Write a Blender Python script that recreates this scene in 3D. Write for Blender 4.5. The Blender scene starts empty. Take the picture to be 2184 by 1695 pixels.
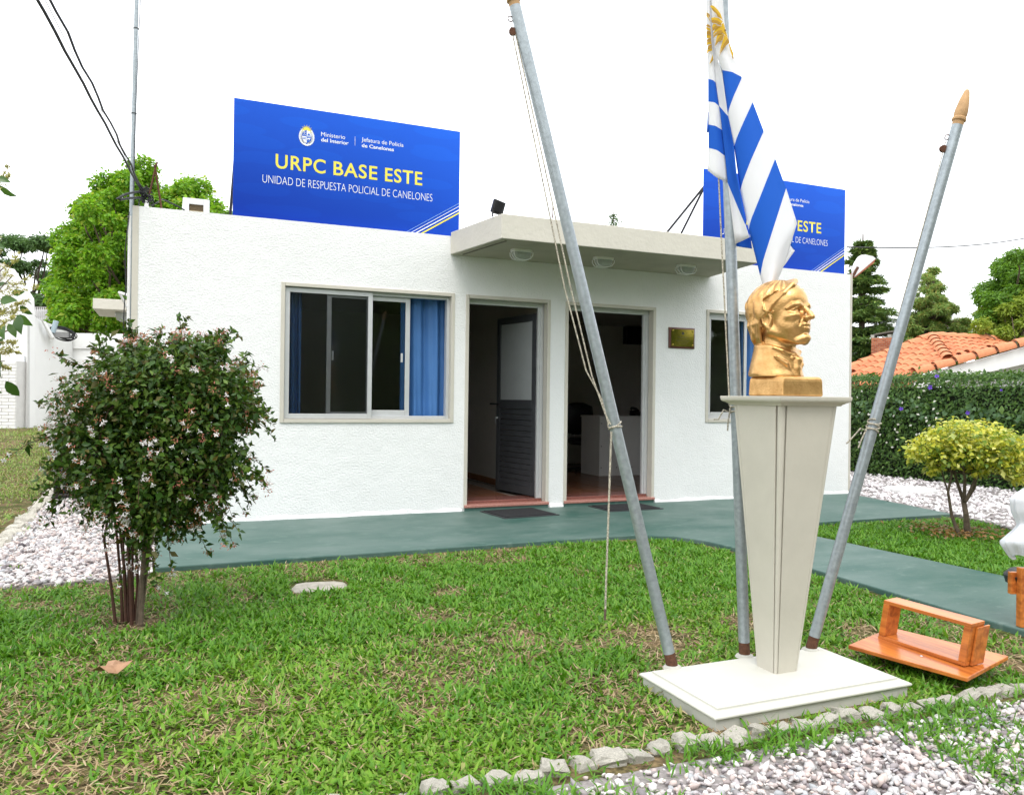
import bpy, math, random
import numpy as np
from mathutils import Vector, Matrix
rng = np.random.default_rng(7)
random.seed(7)
PI = math.pi
scene = bpy.context.scene
COL = scene.collection

# ------------------------------------------------------------------ camera
CAM = np.array([0.0, -7.7323, 1.1558])
YAW, PITCH, ROLL, FPX = 0.405346, 0.001079, 0.012708, 1714.29
_f = np.array([math.sin(YAW) * math.cos(PITCH), math.cos(YAW) * math.cos(PITCH), math.sin(PITCH)])
_r = np.array([math.cos(YAW), -math.sin(YAW), 0.0])
_u = np.cross(_r, _f)
CR = _r * math.cos(ROLL) + _u * math.sin(ROLL)
CU = _u * math.cos(ROLL) - _r * math.sin(ROLL)
cd = bpy.data.cameras.new('camera')
cam = bpy.data.objects.new('camera', cd)
COL.objects.link(cam)
m = Matrix.Identity(4)
for i in range(3):
    m[i][0], m[i][1], m[i][2], m[i][3] = CR[i], CU[i], -_f[i], CAM[i]
cam.matrix_world = m
cd.sensor_width = 36.0
cd.lens = FPX / 2184 * 36
cd.clip_start, cd.clip_end = 0.05, 1500
scene.camera = cam

# ------------------------------------------------------------------ world, sun, exposure
SUN_EL, SUN_ROT = math.radians(62), math.radians(150)
world = bpy.data.worlds.new('World')
scene.world = world
world.use_nodes = True
nt = world.node_tree
nt.nodes.clear()
sky = nt.nodes.new('ShaderNodeTexSky')
sky.sky_type = 'NISHITA'
sky.sun_disc = False
sky.sun_elevation = SUN_EL
sky.sun_rotation = SUN_ROT
sky.air_density, sky.dust_density = 1.0, 3.0
hs = nt.nodes.new('ShaderNodeHueSaturation')
hs.inputs['Saturation'].default_value = 0.25
mixs = nt.nodes.new('ShaderNodeMix')
mixs.data_type = 'RGBA'
mixs.inputs['Factor'].default_value = 0.72          # closed cloud layer over the clear sky
mixs.inputs['B'].default_value = (14.2, 14.6, 15.0, 1)
bg = nt.nodes.new('ShaderNodeBackground')
bg.inputs['Strength'].default_value = 0.12
wo = nt.nodes.new('ShaderNodeOutputWorld')
nt.links.new(sky.outputs['Color'], hs.inputs['Color'])
nt.links.new(hs.outputs['Color'], mixs.inputs['A'])
nt.links.new(mixs.outputs['Result'], bg.inputs['Color'])
nt.links.new(bg.outputs['Background'], wo.inputs['Surface'])
sd = bpy.data.lights.new('sun', 'SUN')
sd.energy, sd.angle, sd.color = 1.1, math.radians(25), (1.0, 0.96, 0.9)
so = bpy.data.objects.new('sun', sd)
COL.objects.link(so)
_sv = Vector((-0.25 * math.cos(SUN_EL) * 2, -math.cos(SUN_EL), math.sin(SUN_EL)))
so.rotation_euler = _sv.to_track_quat('Z', 'Y').to_euler()
so.location = (0, -5, 20)
vs = scene.view_settings
vs.view_transform, vs.look, vs.exposure, vs.gamma = 'Standard', 'None', 0.64, 1.0
vs.use_curve_mapping = False
scene.render.engine = 'CYCLES'
scene.cycles.max_bounces = 8
scene.cycles.transparent_max_bounces = 24

# ------------------------------------------------------------------ helpers
def ray(x, y):                       # direction through a point of the 2184 x 1695 survey picture
    return CR * (x - 1092) / FPX + CU * (847.5 - y) / FPX + _f
def at(x, y, axis, val):             # survey point on the plane axis = val
    d = ray(x, y)
    return CAM + d * (val - CAM[axis]) / d[axis]
def atd(x, y, depth):
    return CAM + ray(x, y) * depth
def depth_of(p):
    return float((np.asarray(p, float) - CAM) @ _f)

def nd(nodes, t, **kw):
    n = nodes.new(t)
    for k, v in kw.items():
        setattr(n, k, v)
    return n

MATS = {}
def M(name, col, rough=.6, metal=0., var=.12, vscale=6., bump=0., bscale=60., spec=.4, col2=None, coord='Object', dist=.01, detail=6):
    if name in MATS:
        return MATS[name]
    mt = bpy.data.materials.new(name)
    mt.use_nodes = True
    N, L = mt.node_tree.nodes, mt.node_tree.links
    b = N['Principled BSDF']
    b.inputs['Roughness'].default_value = rough
    b.inputs['Metallic'].default_value = metal
    b.inputs['Specular IOR Level'].default_value = spec
    tc = nd(N, 'ShaderNodeTexCoord')
    nz = nd(N, 'ShaderNodeTexNoise')
    nz.inputs['Scale'].default_value = vscale
    nz.inputs['Detail'].default_value = detail
    nz.inputs['Roughness'].default_value = .6
    L.new(tc.outputs[coord], nz.inputs['Vector'])
    rp = nd(N, 'ShaderNodeValToRGB')
    c2 = col2 if col2 else tuple(c * (1 - var) for c in col)
    rp.color_ramp.elements[0].position, rp.color_ramp.elements[1].position = .3, .7
    rp.color_ramp.elements[0].color = (*c2, 1)
    rp.color_ramp.elements[1].color = (*col, 1)
    L.new(nz.outputs['Fac'], rp.inputs['Fac'])
    L.new(rp.outputs['Color'], b.inputs['Base Color'])
    if bump:
        n2 = nd(N, 'ShaderNodeTexNoise')
        n2.inputs['Scale'].default_value = bscale
        n2.inputs['Detail'].default_value = 5
        L.new(tc.outputs[coord], n2.inputs['Vector'])
        bp = nd(N, 'ShaderNodeBump')
        bp.inputs['Strength'].default_value = bump
        bp.inputs['Distance'].default_value = dist
        L.new(n2.outputs['Fac'], bp.inputs['Height'])
        L.new(bp.outputs['Normal'], b.inputs['Normal'])
    MATS[name] = mt
    return mt

def leafmat(name, cols, rough=.45, trans=.3, spec=.4):
    mt = bpy.data.materials.new(name)
    mt.use_nodes = True
    N, L = mt.node_tree.nodes, mt.node_tree.links
    b = N['Principled BSDF']
    b.inputs['Roughness'].default_value = rough
    b.inputs['Specular IOR Level'].default_value = spec
    g = nd(N, 'ShaderNodeNewGeometry')
    rp = nd(N, 'ShaderNodeValToRGB')
    e = rp.color_ramp.elements
    while len(e) < len(cols):
        e.new(.5)
    for i, c in enumerate(cols):
        e[i].position = i / max(1, len(cols) - 1)
        e[i].color = (*c, 1)
    L.new(g.outputs['Random Per Island'], rp.inputs['Fac'])
    L.new(rp.outputs['Color'], b.inputs['Base Color'])
    if trans:
        t = nd(N, 'ShaderNodeBsdfTranslucent')
        hsn = nd(N, 'ShaderNodeHueSaturation')
        hsn.inputs['Value'].default_value = 1.3
        hsn.inputs['Hue'].default_value = .49
        L.new(rp.outputs['Color'], hsn.inputs['Color'])
        L.new(hsn.outputs['Color'], t.inputs['Color'])
        mx = nd(N, 'ShaderNodeMixShader')
        mx.inputs['Fac'].default_value = trans
        L.new(b.outputs[0], mx.inputs[1])
        L.new(t.outputs[0], mx.inputs[2])
        L.new(mx.outputs[0], N['Material Output'].inputs['Surface'])
    MATS[name] = mt
    return mt

def tag(o, label=None, cat=None, group=None, kind=None):
    if label: o['label'] = label
    if cat: o['category'] = cat
    if group: o['group'] = group
    if kind: o['kind'] = kind
    return o

def thing(name, label, cat, loc=(0, 0, 0), group=None, kind=None):
    o = bpy.data.objects.new(name, None)
    COL.objects.link(o)
    o.empty_display_size = .1
    o.location = Vector([float(c) for c in loc])
    return tag(o, label, cat, group, kind)

def base_of(parent):
    v = Vector((0, 0, 0))
    while parent is not None:
        v += parent.location
        parent = parent.parent
    return v

def link(name, me, mt, parent=None, loc=None):
    o = bpy.data.objects.new(name, me)
    COL.objects.link(o)
    if mt is not None and len(me.materials) == 0:
        for x in (mt if isinstance(mt, (list, tuple)) else [mt]):
            me.materials.append(x)
    if parent is not None:
        o.parent = parent
    if loc is not None:
        o.location = loc
    return o

class MB:
    def __init__(s):
        s.v, s.f, s.mi = [], [], []
    def add(s, vs, fs, mi=0):
        n = len(s.v)
        s.v += [tuple(float(c) for c in p) for p in vs]
        s.f += [tuple(i + n for i in f) for f in fs]
        s.mi += [mi] * len(fs)
        return s
    def box(s, a, b, mi=0):
        (x0, y0, z0), (x1, y1, z1) = a, b
        return s.add([(x0, y0, z0), (x1, y0, z0), (x1, y1, z0), (x0, y1, z0), (x0, y0, z1), (x1, y0, z1), (x1, y1, z1), (x0, y1, z1)],
                     [(0, 3, 2, 1), (4, 5, 6, 7), (0, 1, 5, 4), (1, 2, 6, 5), (2, 3, 7, 6), (3, 0, 4, 7)], mi)
    def obox(s, o, ax, ay, az, lx, ly, lz, mi=0):      # oriented box from a corner
        o, ax, ay, az = (np.asarray(q, float) for q in (o, ax, ay, az))
        P = [o + ax * lx * i + ay * ly * j + az * lz * k for k in (0, 1) for i, j in ((0, 0), (1, 0), (1, 1), (0, 1))]
        return s.add(P, [(0, 3, 2, 1), (4, 5, 6, 7), (0, 1, 5, 4), (1, 2, 6, 5), (2, 3, 7, 6), (3, 0, 4, 7)], mi)
    def tube(s, pts, r, n=8, mi=0, cap=True):
        pts = [np.asarray(p, float) for p in pts]
        rs = r if isinstance(r, (list, tuple, np.ndarray)) else [r] * len(pts)
        V, Fs = [], []
        ref = None
        for i, p in enumerate(pts):
            t = pts[min(i + 1, len(pts) - 1)] - pts[max(i - 1, 0)]
            t /= (np.linalg.norm(t) + 1e-12)
            if ref is None:
                ref = np.array([0, 0, 1.]) if abs(t[2]) < .9 else np.array([1., 0, 0])
            a = np.cross(t, ref); a /= (np.linalg.norm(a) + 1e-12)
            b = np.cross(t, a)
            ref = -b if abs(np.dot(b, t)) < .9 else ref
            ref = np.cross(a, t)
            for k in range(n):
                w = 2 * PI * k / n
                V.append(p + rs[i] * (a * math.cos(w) + b * math.sin(w)))
        for i in range(len(pts) - 1):
            for k in range(n):
                k2 = (k + 1) % n
                Fs.append((i * n + k, i * n + k2, (i + 1) * n + k2, (i + 1) * n + k))
        if cap:
            Fs.append(tuple(range(n))[::-1])
            Fs.append(tuple(range((len(pts) - 1) * n, len(pts) * n)))
        return s.add(V, Fs, mi)
    def lathe(s, o, axis, prof, n=20, mi=0):           # prof: (radius, height) pairs
        axis = np.asarray(axis, float); axis = axis / np.linalg.norm(axis)
        o = np.asarray(o, float)
        ref = np.array([0, 0, 1.]) if abs(axis[2]) < .9 else np.array([1., 0, 0])
        a = np.cross(axis, ref); a /= np.linalg.norm(a)
        b = np.cross(axis, a)
        V = [o + axis * h + r * (a * math.cos(2 * PI * k / n) + b * math.sin(2 * PI * k / n)) for r, h in prof for k in range(n)]
        Fs = [(i * n + k, i * n + (k + 1) % n, (i + 1) * n + (k + 1) % n, (i + 1) * n + k) for i in range(len(prof) - 1) for k in range(n)]
        Fs += [tuple(range(n))[::-1], tuple(range((len(prof) - 1) * n, len(prof) * n))]
        return s.add(V, Fs, mi)
    def prism(s, poly, d, mi=0):                       # 3-D polygon swept along d
        n = len(poly)
        poly = [np.asarray(p, float) for p in poly]
        d = np.asarray(d, float)
        return s.add(poly + [p + d for p in poly], [tuple(range(n))[::-1], tuple(range(n, 2 * n))] + [(i, (i + 1) % n, n + (i + 1) % n, n + i) for i in range(n)], mi)
    def build(s, name, mt, parent=None, smooth=False, bevel=0., origin=None, fix=True, seg=2):
        off = base_of(parent)
        if origin is not None:
            org = Vector([float(c) for c in origin])
            loc = org - off
            off = org
        else:
            loc = None
        me = bpy.data.meshes.new(name)
        me.from_pydata([(x - off.x, y - off.y, z - off.z) for x, y, z in s.v], [], s.f)
        if any(s.mi):
            me.polygons.foreach_set('material_index', s.mi)
        if fix:
            import bmesh
            bm = bmesh.new(); bm.from_mesh(me)
            bmesh.ops.recalc_face_normals(bm, faces=bm.faces)
            bm.to_mesh(me); bm.free()
        if smooth:
            me.polygons.foreach_set('use_smooth', [True] * len(me.polygons))
            if smooth != 'all':
                me.set_sharp_from_angle(angle=math.radians(40))
        o = link(name, me, mt, parent, loc)
        if bevel:
            bv = o.modifiers.new('bevel', 'BEVEL')
            bv.width, bv.segments, bv.limit_method = bevel, seg, 'ANGLE'
        return o

def mesh_np(name, V, F, mt, parent=None, smooth=False):
    """V: (n,3), F: (m,k) with one k"""
    off = np.array(base_of(parent))
    V = np.asarray(V, float) - off
    me = bpy.data.meshes.new(name)
    n, (mm, k) = len(V), F.shape
    me.vertices.add(n)
    me.vertices.foreach_set('co', V.astype(np.float32).ravel())
    me.loops.add(mm * k)
    me.loops.foreach_set('vertex_index', F.astype(np.int32).ravel())
    me.polygons.add(mm)
    me.polygons.foreach_set('loop_start', np.arange(0, mm * k, k, dtype=np.int32))
    me.polygons.foreach_set('loop_total', np.full(mm, k, dtype=np.int32))
    if smooth:
        me.polygons.foreach_set('use_smooth', np.ones(mm, bool))
    me.update(calc_edges=True)
    return link(name, me, mt, parent)

def unit(a):
    return a / (np.linalg.norm(a, axis=-1, keepdims=True) + 1e-9)

def leaves(name, P, nrm, dr, L, W, mt, parent=None, fold=.25, kind='stuff', curl=.0):
    """broad leaves: two folded triangles each plus a tip bend"""
    n = len(P)
    L = np.broadcast_to(np.asarray(L, float), (n,))[:, None]
    W = np.broadcast_to(np.asarray(W, float), (n,))[:, None]
    nrm = unit(nrm)
    dr = unit(dr - nrm * (dr * nrm).sum(1, keepdims=True))
    sd_ = np.cross(dr, nrm)
    mid = P + dr * L * .45
    V = np.stack([P, mid + sd_ * W / 2 + nrm * W * fold, P + dr * L - nrm * L * curl, mid - sd_ * W / 2 + nrm * W * fold], 1).reshape(-1, 3)
    b = np.arange(n)[:, None] * 4
    F = np.concatenate([b + np.array([[0, 1, 2]]), b + np.array([[0, 2, 3]])], 1).reshape(-1, 3)
    o = mesh_np(name, V, F, mt, parent)
    if kind: o['kind'] = kind
    return o

def rand_dirs(n):
    return unit(rng.normal(size=(n, 3)))

def vnoise(x, y, s=1., seed=0):
    """smooth value noise, 0..1"""
    r = np.random.default_rng(seed)
    T = r.random((64, 64))
    x, y = np.asarray(x) * s + 100.3, np.asarray(y) * s + 100.7
    i, j = np.floor(x).astype(int), np.floor(y).astype(int)
    u, v = x - i, y - j
    u, v = u * u * (3 - 2 * u), v * v * (3 - 2 * v)
    g = lambda a, b: T[a % 64, b % 64]
    return (g(i, j) * (1 - u) + g(i + 1, j) * u) * (1 - v) + (g(i, j + 1) * (1 - u) + g(i + 1, j + 1) * u) * v

# ------------------------------------------------------------------ materials
def stucco_mat(name, col, dirt=.05):
    mt = M(name, col, rough=.85, var=dirt, vscale=1.3, bump=0, spec=.2)
    N, L = mt.node_tree.nodes, mt.node_tree.links
    b = N['Principled BSDF']
    tc = [n for n in N if n.type == 'TEX_COORD'][0]
    n1 = nd(N, 'ShaderNodeTexNoise'); n1.inputs['Scale'].default_value = 62; n1.inputs['Detail'].default_value = 3
    n2 = nd(N, 'ShaderNodeTexNoise'); n2.inputs['Scale'].default_value = 7; n2.inputs['Detail'].default_value = 4
    L.new(tc.outputs['Object'], n1.inputs['Vector']); L.new(tc.outputs['Object'], n2.inputs['Vector'])
    ad = nd(N, 'ShaderNodeMath', operation='ADD'); L.new(n1.outputs['Fac'], ad.inputs[0]); L.new(n2.outputs['Fac'], ad.inputs[1])
    bp = nd(N, 'ShaderNodeBump'); bp.inputs['Strength'].default_value = .5; bp.inputs['Distance'].default_value = .016
    L.new(ad.outputs[0], bp.inputs['Height']); L.new(bp.outputs['Normal'], b.inputs['Normal'])
    return mt
STUCCO = stucco_mat('white_stucco', (.80, .805, .80))
BEIGE = M('beige_paint', (.56, .53, .46), rough=.6, var=.08, vscale=5, bump=.25, bscale=40)
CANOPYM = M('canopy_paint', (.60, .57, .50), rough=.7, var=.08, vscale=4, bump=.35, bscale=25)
ALU = M('aluminium', (.62, .63, .64), rough=.35, metal=.35, var=.08, vscale=12)
DARKALU = M('dark_aluminium', (.10, .105, .115), rough=.4, metal=.4, var=.25, vscale=9)
INTER = M('interior_paint', (.60, .57, .53), rough=.8, var=.06)
CEIL = M('interior_ceiling', (.45, .43, .40), rough=.8, var=.06)
TILE = M('brown_floor_tile', (.20, .085, .045), rough=.25, var=.35, vscale=5)
GROUT = M('grout', (.22, .18, .15), rough=.9)
GRANITE = M('red_granite', (.30, .11, .085), rough=.18, var=.6, vscale=90, detail=2, col2=(.10, .045, .04))
GREENP = None
CURT = M('blue_curtain_cloth', (.055, .17, .42), rough=.6, var=.1, vscale=4)
WHITEP = M('white_paint', (.80, .80, .79), rough=.5, var=.06, vscale=3, bump=.1, bscale=30)
BLACKP = M('black_plastic', (.012, .012, .013), rough=.4)
GALV = M('galvanised_steel', (.37, .415, .44), rough=.42, metal=.5, var=.30, vscale=48, bump=.05, bscale=90)
RUST = M('rust', (.13, .055, .03), rough=.9, var=.5, vscale=50, bump=.4, bscale=80)
WOODF = M('pale_finial_wood', (.55, .33, .15), rough=.6, var=.35, vscale=20)
ROPE = M('cream_rope', (.62, .57, .46), rough=.9, var=.75, vscale=160, detail=1)
CABLE = M('black_cable', (.015, .016, .018), rough=.5)
GOLD = M('gold_paint', (.72, .44, .18), rough=.34, metal=.75, vscale=24, bump=.5, bscale=120, dist=.0025, col2=(.50, .27, .09))
CONC = M('concrete', (.70, .66, .57), rough=.95, var=.45, vscale=18, bump=.8, bscale=70)
CONCW = M('pale_concrete', (.50, .49, .44), rough=.9, var=.3, vscale=11, bump=.4, bscale=50)
PEDM = M('pedestal_paint', (.545, .515, .44), rough=.42, var=.10, vscale=5, bump=.08, bscale=35)
PLINM = M('plinth_paint', (.54, .53, .475), rough=.6, var=.07, vscale=9, bump=.15, bscale=30)
BARK = M('grey_bark', (.16, .12, .085), rough=.9, var=.5, vscale=30, bump=.5, bscale=60)
REDSTEM = M('reddish_stem', (.085, .035, .022), rough=.7, var=.4, vscale=40)
TERRA = M('terracotta_tile', (.62, .20, .09), rough=.75, var=.25, vscale=9, bump=.2, bscale=40)
TERRA2 = M('pale_terracotta_tile', (.66, .25, .115), rough=.75, var=.3, vscale=9, bump=.2, bscale=40)
BRICKM = M('red_brick', (.45, .14, .07), rough=.9, var=.4, vscale=9)
MORTAR = M('mortar', (.42, .36, .31), rough=.95)

def wood_mat(name, c1, c2, axis=0, rough=.28):
    mt = bpy.data.materials.new(name); mt.use_nodes = True
    N, L = mt.node_tree.nodes, mt.node_tree.links
    b = N['Principled BSDF']; b.inputs['Roughness'].default_value = rough
    tc = nd(N, 'ShaderNodeTexCoord'); mp = nd(N, 'ShaderNodeMapping')
    mp.inputs['Scale'].default_value = [2.5 if k == axis else 38 for k in range(3)]
    L.new(tc.outputs['Object'], mp.inputs['Vector'])
    nz = nd(N, 'ShaderNodeTexNoise'); nz.inputs['Scale'].default_value = 1.; nz.inputs['Detail'].default_value = 8
    L.new(mp.outputs[0], nz.inputs['Vector'])
    rp = nd(N, 'ShaderNodeValToRGB')
    rp.color_ramp.elements[0].position, rp.color_ramp.elements[1].position = .32, .62
    rp.color_ramp.elements[0].color, rp.color_ramp.elements[1].color = (*c1, 1), (*c2, 1)
    L.new(nz.outputs['Fac'], rp.inputs['Fac']); L.new(rp.outputs['Color'], b.inputs['Base Color'])
    MATS[name] = mt
    return mt
WOOD = wood_mat('varnished_orange_wood', (.34, .085, .016), (.62, .20, .04), axis=1)
PLAQW = M('dark_red_wood', (.13, .04, .025), rough=.35, var=.4, vscale=30)
BRASS = M('polished_brass', (.34, .27, .05), rough=.08, metal=1., var=.05, bump=.05, bscale=7, dist=.003)

def glass_mat(name, tint, rough=.02):
    mt = bpy.data.materials.new(name); mt.use_nodes = True
    N, L = mt.node_tree.nodes, mt.node_tree.links
    N.remove(N['Principled BSDF'])
    tr = nd(N, 'ShaderNodeBsdfTransparent'); tr.inputs['Color'].default_value = (*tint, 1)
    gl = nd(N, 'ShaderNodeBsdfGlossy'); gl.inputs['Roughness'].default_value = rough
    gl.inputs['Color'].default_value = (.9, .95, .95, 1)
    fr = nd(N, 'ShaderNodeFresnel'); fr.inputs['IOR'].default_value = 1.36
    mx = nd(N, 'ShaderNodeMixShader')
    L.new(fr.outputs[0], mx.inputs['Fac']); L.new(tr.outputs[0], mx.inputs[1]); L.new(gl.outputs[0], mx.inputs[2])
    L.new(mx.outputs[0], N['Material Output'].inputs['Surface'])
    MATS[name] = mt
    return mt
GLASS = glass_mat('window_glass', (.80, .82, .82))
MESHG = glass_mat('insect_mesh', (.80, .80, .81), .25)
LAMPG = M('frosted_lamp_glass', (.45, .48, .46), rough=.25, var=.2, vscale=30)
FROST = M('frosted_door_pane', (.40, .42, .42), rough=.5, var=.1)

# ------------------------------------------------------------------ ground, walkway, gravel beds
GZ = -.035
def soil_mat():
    mt = bpy.data.materials.new('soil_and_thatch'); mt.use_nodes = True
    N, L = mt.node_tree.nodes, mt.node_tree.links
    b = N['Principled BSDF']; b.inputs['Roughness'].default_value = .95; b.inputs['Specular IOR Level'].default_value = .1
    tc = nd(N, 'ShaderNodeTexCoord')
    n1 = nd(N, 'ShaderNodeTexNoise'); n1.inputs['Scale'].default_value = 5.; n1.inputs['Detail'].default_value = 8
    n2 = nd(N, 'ShaderNodeTexNoise'); n2.inputs['Scale'].default_value = 45; n2.inputs['Detail'].default_value = 6
    for n in (n1, n2): L.new(tc.outputs['Object'], n.inputs['Vector'])
    r1 = nd(N, 'ShaderNodeValToRGB')
    for p, c in ((.35, (.075, .095, .025)), (.65, (.17, .12, .065))):
        pass
    r1.color_ramp.elements[0].position, r1.color_ramp.elements[1].position = .38, .62
    r1.color_ramp.elements[0].color, r1.color_ramp.elements[1].color = (.07, .085, .025, 1), (.19, .14, .08, 1)
    r2 = nd(N, 'ShaderNodeValToRGB')
    r2.color_ramp.elements[0].position, r2.color_ramp.elements[1].position = .35, .65
    r2.color_ramp.elements[0].color, r2.color_ramp.elements[1].color = (.45, .45, .45, 1), (1.25, 1.2, 1.1, 1)
    mx = nd(N, 'ShaderNodeMix', data_type='RGBA', blend_type='MULTIPLY'); mx.inputs['Factor'].default_value = 1
    L.new(n1.outputs['Fac'], r1.inputs['Fac']); L.new(n2.outputs['Fac'], r2.inputs['Fac'])
    L.new(r1.outputs[0], mx.inputs['A']); L.new(r2.outputs[0], mx.inputs['B'])
    L.new(mx.outputs['Result'], b.inputs['Base Color'])
    bp = nd(N, 'ShaderNodeBump'); bp.inputs['Strength'].default_value = .6; bp.inputs['Distance'].default_value = .02
    L.new(n2.outputs['Fac'], bp.inputs['Height']); L.new(bp.outputs['Normal'], b.inputs['Normal'])
    return mt
SOIL = soil_mat()
g = MB()
xs = [-400, -40, -8, 16, 60, 400]; ys = [-400, -40, -9, 14, 60, 400]
g.add([(x, y, GZ) for y in ys for x in xs], [(j * 6 + i, j * 6 + i + 1, (j + 1) * 6 + i + 1, (j + 1) * 6 + i) for j in range(5) for i in range(5)])
tag(g.build('ground', SOIL, fix=False), kind='structure')

def walkway_mat():
    mt = bpy.data.materials.new('green_painted_concrete'); mt.use_nodes = True
    N, L = mt.node_tree.nodes, mt.node_tree.links
    b = N['Principled BSDF']; b.inputs['Roughness'].default_value = .5; b.inputs['Specular IOR Level'].default_value = .35
    tc = nd(N, 'ShaderNodeTexCoord')
    mp = nd(N, 'ShaderNodeMapping'); mp.inputs['Scale'].default_value = (.9, 1.5, 1); L.new(tc.outputs['Object'], mp.inputs['Vector'])
    n1 = nd(N, 'ShaderNodeTexNoise'); n1.inputs['Scale'].default_value = 1.1; n1.inputs['Detail'].default_value = 9; n1.inputs['Roughness'].default_value = .65
    n2 = nd(N, 'ShaderNodeTexNoise'); n2.inputs['Scale'].default_value = 6; n2.inputs['Detail'].default_value = 14; n2.inputs['Roughness'].default_value = .7
    L.new(mp.outputs[0], n1.inputs['Vector']); L.new(mp.outputs[0], n2.inputs['Vector'])
    r1 = nd(N, 'ShaderNodeValToRGB')
    e = r1.color_ramp.elements
    e[0].position, e[1].position = .36, .64
    e[0].color, e[1].color = (.028, .088, .070, 1), (.098, .152, .134, 1)
    L.new(n1.outputs['Fac'], r1.inputs['Fac'])
    r2 = nd(N, 'ShaderNodeValToRGB')
    r2.color_ramp.elements[0].position, r2.color_ramp.elements[1].position = .54, .72
    r2.color_ramp.elements[0].color, r2.color_ramp.elements[1].color = (0, 0, 0, 1), (1, 1, 1, 1)
    L.new(n2.outputs['Fac'], r2.inputs['Fac'])
    mx = nd(N, 'ShaderNodeMix', data_type='RGBA'); L.new(r2.outputs[0], mx.inputs['Factor'])
    L.new(r1.outputs[0], mx.inputs['A']); mx.inputs['B'].default_value = (.13, .19, .165, 1)
    L.new(mx.outputs['Result'], b.inputs['Base Color'])
    bp = nd(N, 'ShaderNodeBump'); bp.inputs['Strength'].default_value = .15; bp.inputs['Distance'].default_value = .01
    L.new(n2.outputs['Fac'], bp.inputs['Height']); L.new(bp.outputs['Normal'], b.inputs['Normal'])
    return mt
GREENP = walkway_mat()
# outline of the path: along the facade, branch to the street, right side opening onto the gravel
PATH = [(-.06, -.002), (8.0, -.002), (7.62, -1.78), (5.75, -1.775), (5.35, -1.9), (5.17, -2.25), (5.22, -4.2), (5.24, -9.5), (4.05, -9.5), (4.06, -4.7), (4.14, -3.3),
        (4.15, -2.7), (4.10, -2.25), (3.98, -1.98), (3.75, -1.83), (3.4, -1.81), (-.062, -1.88)]
pm = MB(); pm.prism([(x, y, -.09) for x, y in PATH], (0, 0, .09))
tag(pm.build('walkway', GREENP, bevel=.008), kind='structure')

def gravel_mat(name, cols, rough=.7):
    return leafmat(name, cols, rough=rough, trans=0, spec=.25)
GRAV = gravel_mat('mixed_pebbles', [(.62, .56, .55), (.72, .68, .66), (.20, .17, .18), (.66, .55, .50), (.40, .38, .40), (.76, .73, .71), (.13, .115, .125), (.58, .48, .45), (.34, .36, .38), (.70, .66, .63)])
GRAVBASE = M('gravel_bed_base', (.33, .30, .29), rough=.95, var=.5, vscale=45, bump=.7, bscale=60)
def in_poly(x, y, poly):
    x, y = np.asarray(x), np.asarray(y)
    r = np.zeros(x.shape, bool)
    n = len(poly)
    for i in range(n):
        (x0, y0), (x1, y1) = poly[i], poly[(i + 1) % n]
        c = ((y0 > y) != (y1 > y)) & (x < (x1 - x0) * (y - y0) / (y1 - y0 + 1e-12) + x0)
        r ^= c
    return r
phi = (1 + 5 ** .5) / 2
ICO_V = np.array([(-1, phi, 0), (1, phi, 0), (-1, -phi, 0), (1, -phi, 0), (0, -1, phi), (0, 1, phi), (0, -1, -phi), (0, 1, -phi), (phi, 0, -1), (phi, 0, 1), (-phi, 0, -1), (-phi, 0, 1)]) / 1.902
ICO_F = np.array([(0, 11, 5), (0, 5, 1), (0, 1, 7), (0, 7, 10), (0, 10, 11), (1, 5, 9), (5, 11, 4), (11, 10, 2), (10, 7, 6), (7, 1, 8), (3, 9, 4), (3, 4, 2), (3, 2, 6), (3, 6, 8), (3, 8, 9), (4, 9, 5), (2, 4, 11), (6, 2, 10), (8, 6, 7), (9, 8, 1)])
def pebbles(name, P, size, mt, parent=None):
    n = len(P)
    s = size * np.exp(np.clip(rng.normal(-.05, .42, n), -1, .5))
    sc = np.stack([s, s * rng.uniform(.6, .95, n), s * rng.uniform(.4, .7, n)], 1)
    V = ICO_V[None] * rng.uniform(.66, 1.2, (n, 12, 1)) * sc[:, None]
    a, t = rng.uniform(0, 2 * PI, n), rng.normal(0, .35, (n, 2))
    ca, sa = np.cos(a)[:, None], np.sin(a)[:, None]
    x, y, z = V[..., 0], V[..., 1], V[..., 2]
    z = z + x * t[:, :1] + y * t[:, 1:]
    V = np.stack([x * ca - y * sa, x * sa + y * ca, z], -1) + P[:, None]
    F = (ICO_F[None] + np.arange(n)[:, None, None] * 12).reshape(-1, 3)
    o = mesh_np(name, V.reshape(-1, 3), F, mt, parent)
    o['kind'] = 'stuff'
    return o
def scatter(poly, n, fn=None):
    p = np.array(poly)
    lo, hi = p.min(0), p.max(0)
    q = rng.uniform(lo, hi, (n, 2))
    q = q[in_poly(q[:, 0], q[:, 1], poly)]
    if fn is not None:
        q = q[rng.random(len(q)) < fn(q[:, 0], q[:, 1])]
    return q
def bed(name, poly):
    b = MB(); b.prism([(x, y, -.12) for x, y in poly], (0, 0, .108 if name != 'front_gravel_bed' else .09))
    tag(b.build(name, GRAVBASE), kind='structure')
GL = [(-1.13, 12), (-.32, 12), (-.30, -.05), (-.08, -.05), (-.08, -2.02), (-.35, -2.1), (-1.0, -2.12), (-2.1, -2.02), (-2.0, -1.2), (-1.13, -.6)]
GRT = [(8.06, -.02), (8.06, 9), (10.8, 9), (10.9, -3.2), (10.6, -6.5), (7.6, -6.5), (6.75, -3.25), (7.35, -2.6), (7.56, -2.1), (7.66, -1.78)]
GF = [(.2, -5.50), (4.02, -5.60), (4.02, -8.5), (.4, -8.5), (.55, -6.0)]
for nm, pl in (('left_gravel_bed', GL), ('right_gravel_bed', GRT), ('front_gravel_bed', GF)):
    bed(nm, pl)

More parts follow.
